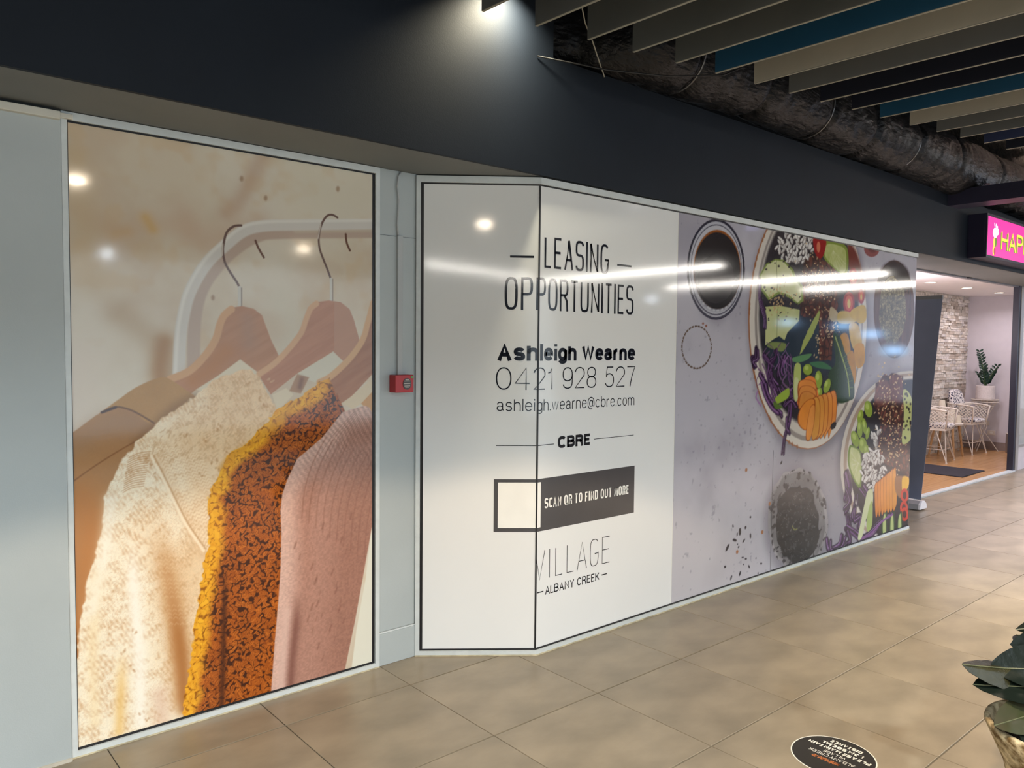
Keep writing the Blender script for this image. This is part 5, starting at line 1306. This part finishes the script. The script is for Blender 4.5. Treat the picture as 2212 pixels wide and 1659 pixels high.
def pattern(name):
    M = bpy.data.materials.new(name); M.use_nodes = True; nt = M.node_tree; N = nt.nodes; Lk = nt.links; p = N['Principled BSDF']
    tc = N.new('ShaderNodeTexCoord'); vo = N.new('ShaderNodeTexVoronoi'); vo.feature = 'DISTANCE_TO_EDGE'; vo.inputs['Scale'].default_value = 26
    Lk.new(tc.outputs['Object'], vo.inputs['Vector'])
    cr = N.new('ShaderNodeValToRGB'); cr.color_ramp.interpolation = 'CONSTANT'
    cr.color_ramp.elements[0].color = (*srgb(232, 226, 226), 1); cr.color_ramp.elements[1].position = 0.16; cr.color_ramp.elements[1].color = (*srgb(40, 38, 74), 1)
    e3 = cr.color_ramp.elements.new(0.36); e3.color = (*srgb(228, 224, 228), 1)
    Lk.new(vo.outputs['Distance'], cr.inputs[0]); Lk.new(cr.outputs[0], p.inputs['Base Color']); p.inputs['Roughness'].default_value = 0.8
    return M
m_pat = pattern('patterned_fabric')
def loc(o): o.matrix_parent_inverse = Matrix(); return o
def make_chair(label):
    t = thing('tub_chair', label, 'chair', (0, 0, 0), 'lattice tub chairs')
    def plan(s):                                  # s -1..1 around the U from right arm front to left arm front
        a = math.pi * (0.5 + 0.5 * s)             # 0..pi
        if abs(s) > 0.62:
            sg = 1 if s > 0 else -1; k = (abs(s) - 0.62) / 0.38
            return (-sg * 0.27, 0.04 - 0.26 * k)
        b = math.pi * (0.5 - 0.5 * s / 0.62)
        return (0.27 * math.cos(b), 0.04 + 0.20 * math.sin(b))
    def srf(s, q):
        x, y = plan(s); f = 0.86 + 0.14 * q; top = 0.75 - 0.03 * abs(s) ** 3
        zz = 0.47 + (top - 0.47) * q
        return (x * f, y * f, zz)
    lattice_ = MB(); n = 26
    for k in range(-6, n):
        for sgn in (1, -1):
            pts = []
            for j in range(6):
                q = j / 5; s = -1 + 2 * (k + (6 * q if sgn > 0 else 6 - 6 * q)) / n
                if -1 <= s <= 1: pts.append(srf(s, q))
            if len(pts) > 1: lattice_.tube(pts, 0.0055, 4)
    loc(lattice_.build('lattice_shell', m_chair, t))
    rim = [srf(-1, 0)] + [srf(-1 + 2 * i / 40, 1) for i in range(41)] + [srf(1, 0)]
    loc(MB().tube(rim, 0.012, 6).build('rim', m_chair, t, smooth=True))
    seat = MB(); oc = [srf(-1 + 2 * i / 24, 0) for i in range(25)]
    seat.v = [(x, y, z) for z in (0.445, 0.475) for x, y, _ in oc]; m_ = 25
    seat.f = [tuple(range(m_)), tuple(range(m_, 2 * m_))[::-1]] + [(i, m_ + i, m_ + (i + 1) % m_, (i + 1) % m_) for i in range(m_)]
    loc(seat.build('seat_shell', m_chair, t))
    cu = MB(); oc = [(0.215 * math.copysign(abs(math.cos(a)) ** .6, math.cos(a)), -0.02 + 0.215 * math.copysign(abs(math.sin(a)) ** .6, math.sin(a))) for a in [2 * math.pi * k / 28 for k in range(28)]]
    for f, z in ((.94, .476), (1, .492), (1, .515), (.93, .532)): cu.v += [(x * f, y * f, z) for x, y in oc]
    m_ = 28; cu.f = [tuple(range(m_))[::-1], tuple(range(3 * m_, 4 * m_))] + [(r * m_ + i, r * m_ + (i + 1) % m_, (r + 1) * m_ + (i + 1) % m_, (r + 1) * m_ + i) for r in range(3) for i in range(m_)]
    loc(cu.build('seat_cushion', m_pat, t, smooth=False))
    bc = MB()
    for f, dy in ((.9, .0), (1, -.025), (1, -.05), (.9, -.075)):
        for k in range(24):
            a = 2 * math.pi * k / 24; x = 0.19 * math.copysign(abs(math.cos(a)) ** .5, math.cos(a)) * f; z = 0.20 * math.copysign(abs(math.sin(a)) ** .5, math.sin(a)) * f
            bc.v.append((x, 0.17 + dy + z * 0.22, 0.755 + z))
    m_ = 24; bc.f = [tuple(range(m_))[::-1], tuple(range(3 * m_, 4 * m_))] + [(r * m_ + i, r * m_ + (i + 1) % m_, (r + 1) * m_ + (i + 1) % m_, (r + 1) * m_ + i) for r in range(3) for i in range(m_)]
    loc(bc.build('back_cushion', m_pat, t))
    for sx in (-1, 1):
        for sy in (-1, 1):
            foot = (0.235 * sx, 0.20 * sy - .01, 0.012)
            lg = loc(MB().tube([(0.10 * sx, 0.15 * sy, 0.45), foot], 0.0065, 6).tube([(0.20 * sx, 0.06 * sy, 0.45), foot], 0.0065, 6).build('leg', m_chair, t))
            loc(MB().lathe([(0.014, 0), (0.014, 0.014), (0.006, 0.016)], (foot[0], foot[1], 0), 10).build('foot_pad', m_chair, lg))
    loc(MB().tube([(0.19 * sx, 0.165 * sy, 0.18) for sx, sy in ((-1, -1), (1, -1), (1, 1), (-1, 1))], 0.005, 6, closed=True).build('stretcher', m_chair, t))
    return t
def copy_tree(o, parent=None):
    c = o.copy(); COL.objects.link(c); c.parent = parent
    for ch in o.children: copy_tree(ch, c)
    return c
ch1 = make_chair('white lattice tub chair with patterned cushion, beside the roller banner')
ch2 = copy_tree(ch1); ch2['label'] = 'white lattice tub chair with patterned back cushion, in front of the plant stand'
ch1.location = (11.60, 4.40, 0.004); ch2.location = (12.88, 4.45, 0.004)
ch1.rotation_euler.z = math.radians(8); ch2.rotation_euler.z = math.radians(-4)
# side table with paper cups
tb = thing('side_table', 'small round white table on splayed timber legs between the tub chairs', 'table', (12.22, 4.47, 0.004))
m_twood = mat('oak_leg', srgb(196, 156, 112), 0.5, var=0.12, vscale=20)
MB().lathe([(0.20, 0.47), (0.21, 0.475), (0.21, 0.495), (0.20, 0.50)], (12.22, 4.47, 0), 32).build('table_top', m_chair, tb)
for sx, sy in ((-1, -1), (1, -1), (1, 1), (-1, 1)):
    MB().tube([(12.22 + .12 * sx, 4.47 + .12 * sy, .47), (12.22 + .17 * sx, 4.47 + .17 * sy, .004)], [.02, .014], 8).build('leg', m_twood, tb)
m_cup = mat('cream_paper', srgb(232, 222, 204), 0.6, var=0.03)
def cup(x, y, h, r, label, n):
    t = thing('paper_cup_stack' if n > 1 else 'paper_cup', label, 'cup', (x, y, 0.5))
    for k in range(n):
        z = 0.5 + h - 0.11 - k * (h - 0.11) / max(1, n - 1) if n > 1 else 0.5
        MB().lathe([(r, 0), (r * .995, .008), (r * .72, .11)] if True else [], (x, y, z), 20).build('cup', m_cup, t)
cup(12.10, 4.50, 0.33, 0.050, 'tall stack of upturned cream paper cups on the cafe table', 6)
cup(12.20, 4.40, 0.22, 0.045, 'middle-height stack of cream paper cups on the cafe table', 4)
cup(12.33, 4.36, 0.11, 0.040, 'single cream paper cup at the edge of the cafe table', 1)
# plant on wire stand
st = thing('plant_stand', 'tall white wire plant stand in the cafe corner', 'plant stand', (13.38, 4.36, 0.004))
for r, z in ((.185, .80), (.185, .765), (.12, .70)): MB().tube([(13.38 + r * math.cos(a), 4.36 + r * math.sin(a), z) for a in [2 * math.pi * k / 28 for k in range(28)]], 0.006, 6, closed=True).build('ring', m_chair, st)
MB().lathe([(.18, .792), (.18, .798), (.02, .799)], (13.38, 4.36, 0), 28).build('tray', m_chair, st)
for k in range(14):
    a = 2 * math.pi * k / 14
    MB().tube([(13.38 + .185 * math.cos(a), 4.36 + .185 * math.sin(a), .80), (13.38 + .12 * math.cos(a + .2), 4.36 + .12 * math.sin(a + .2), .70)], .004, 4).build('wire', m_chair, st)
for k in range(3):
    a = 2 * math.pi * k / 3 + .5
    MB().tube([(13.38 + .12 * math.cos(a), 4.36 + .12 * math.sin(a), .70), (13.38 - .05 * math.cos(a), 4.36 - .05 * math.sin(a), .38), (13.38 + .20 * math.cos(a + .4), 4.36 + .20 * math.sin(a + .4), .004)], .006, 6).build('leg', m_chair, st)
zp = thing('potted_zz_plant', 'upright dark green leafy plant in a white textured pot on the wire stand', 'potted plant', (13.38, 4.36, 0.80))
MB().lathe([(.115, .80), (.13, .82), (.13, 1.01), (.122, 1.015), (.115, .99), (.02, .985)], (13.38, 4.36, 0), 28).build('pot', mat('white_textured_pot', srgb(222, 212, 212), 0.7, var=0.08, vscale=60, bump=0.004, bscale=50), zp, smooth=False)
m_zz = mat('zz_leaf', srgb(30, 58, 46), 0.35, var=0.25, vscale=12)
random.seed(3)
# each stem: lean along the wall (-y) and height
for si, (dy, dx, H_) in enumerate(((0.11, 0.03, .54), (-.16, -.02, .32), (.02, -.06, .26), (-.07, .05, .22), (.09, -.03, .20))):
    stem = [(13.38 + dx * q, 4.36 + dy * (q ** 1.4), .99 + H_ * q) for q in (0, .25, .5, .75, 1)]
    MB().tube(stem, [.009, .008, .007, .005, .003], 6).build('stem', mat('zz_stem', srgb(60, 84, 50), 0.5) if si == 0 else bpy.data.materials['zz_stem'], zp)
    nl = int(H_ / .055) + 2
    for k in range(nl):
        q = .22 + .78 * k / (nl - 1)
        b = Vector((13.38 + dx * q, 4.36 + dy * q ** 1.4, .99 + H_ * q))
        for sg in (-1, 1):
            d = Vector((random.uniform(-.3, .3), sg * .8 + dy, .75)).normalized() * random.uniform(.075, .10) * (1.1 - .3 * q)
            n = Vector((-1, 0, .35)).normalized(); s = d.cross(n).normalized() * d.length * .24
            lf = MB(); lf.add([b, b + d * .35 + s + n * .006, b + d * .75 + s * .8, b + d, b + d * .75 - s * .8, b + d * .35 - s + n * .006, b + d * .5 + n * -.006], [(0, 1, 6), (1, 2, 6), (2, 3, 6), (3, 4, 6), (4, 5, 6), (5, 0, 6)])
            sh = [tuple(Vector(v) - n * .003) for v in lf.v]; lf.add(sh, [(1, 0, 6), (2, 1, 6), (3, 2, 6), (4, 3, 6), (5, 4, 6), (0, 5, 6)])
            lf.build('leaf', m_zz, zp)
bn = thing('waste_bin', 'small brushed metal bin standing by the white cafe wall', 'bin', (13.44, 3.98, 0.004))
m_steel = mat('brushed_steel', srgb(190, 180, 176), 0.3, metal=0.8, var=0.2, vscale=6, stretch=(1, 1, .1))
MB().lathe([(.085, .004), (.09, .01), (.09, .30), (.084, .30), (.08, .29), (.02, .29)], (13.44, 3.98, 0), 28).build('body', m_steel, bn, smooth=False)
MB().tube([(13.44 + .09 * math.cos(a), 3.98 + .09 * math.sin(a), .30) for a in [2 * math.pi * k / 28 for k in range(28)]], .006, 6, closed=True).build('rim', m_chair, bn)
for k, (y, z, lb_) in enumerate(((4.42, .42, 'upper white power socket on the cafe wall behind the wire stand'), (4.33, .27, 'lower white power socket on the cafe wall near the skirting'))):
    po = thing('power_socket', lb_, 'socket', (XR, y, z), 'cafe power sockets')
    bx(XR - .008, y - .055, z - .035, XR, y + .055, z + .035).build('plate', m_chair, po, bevel=.002)
    bx(XR - .012, y - .02, z - .012, XR - .008, y + .02, z + .012).build('switch', m_ring, po)
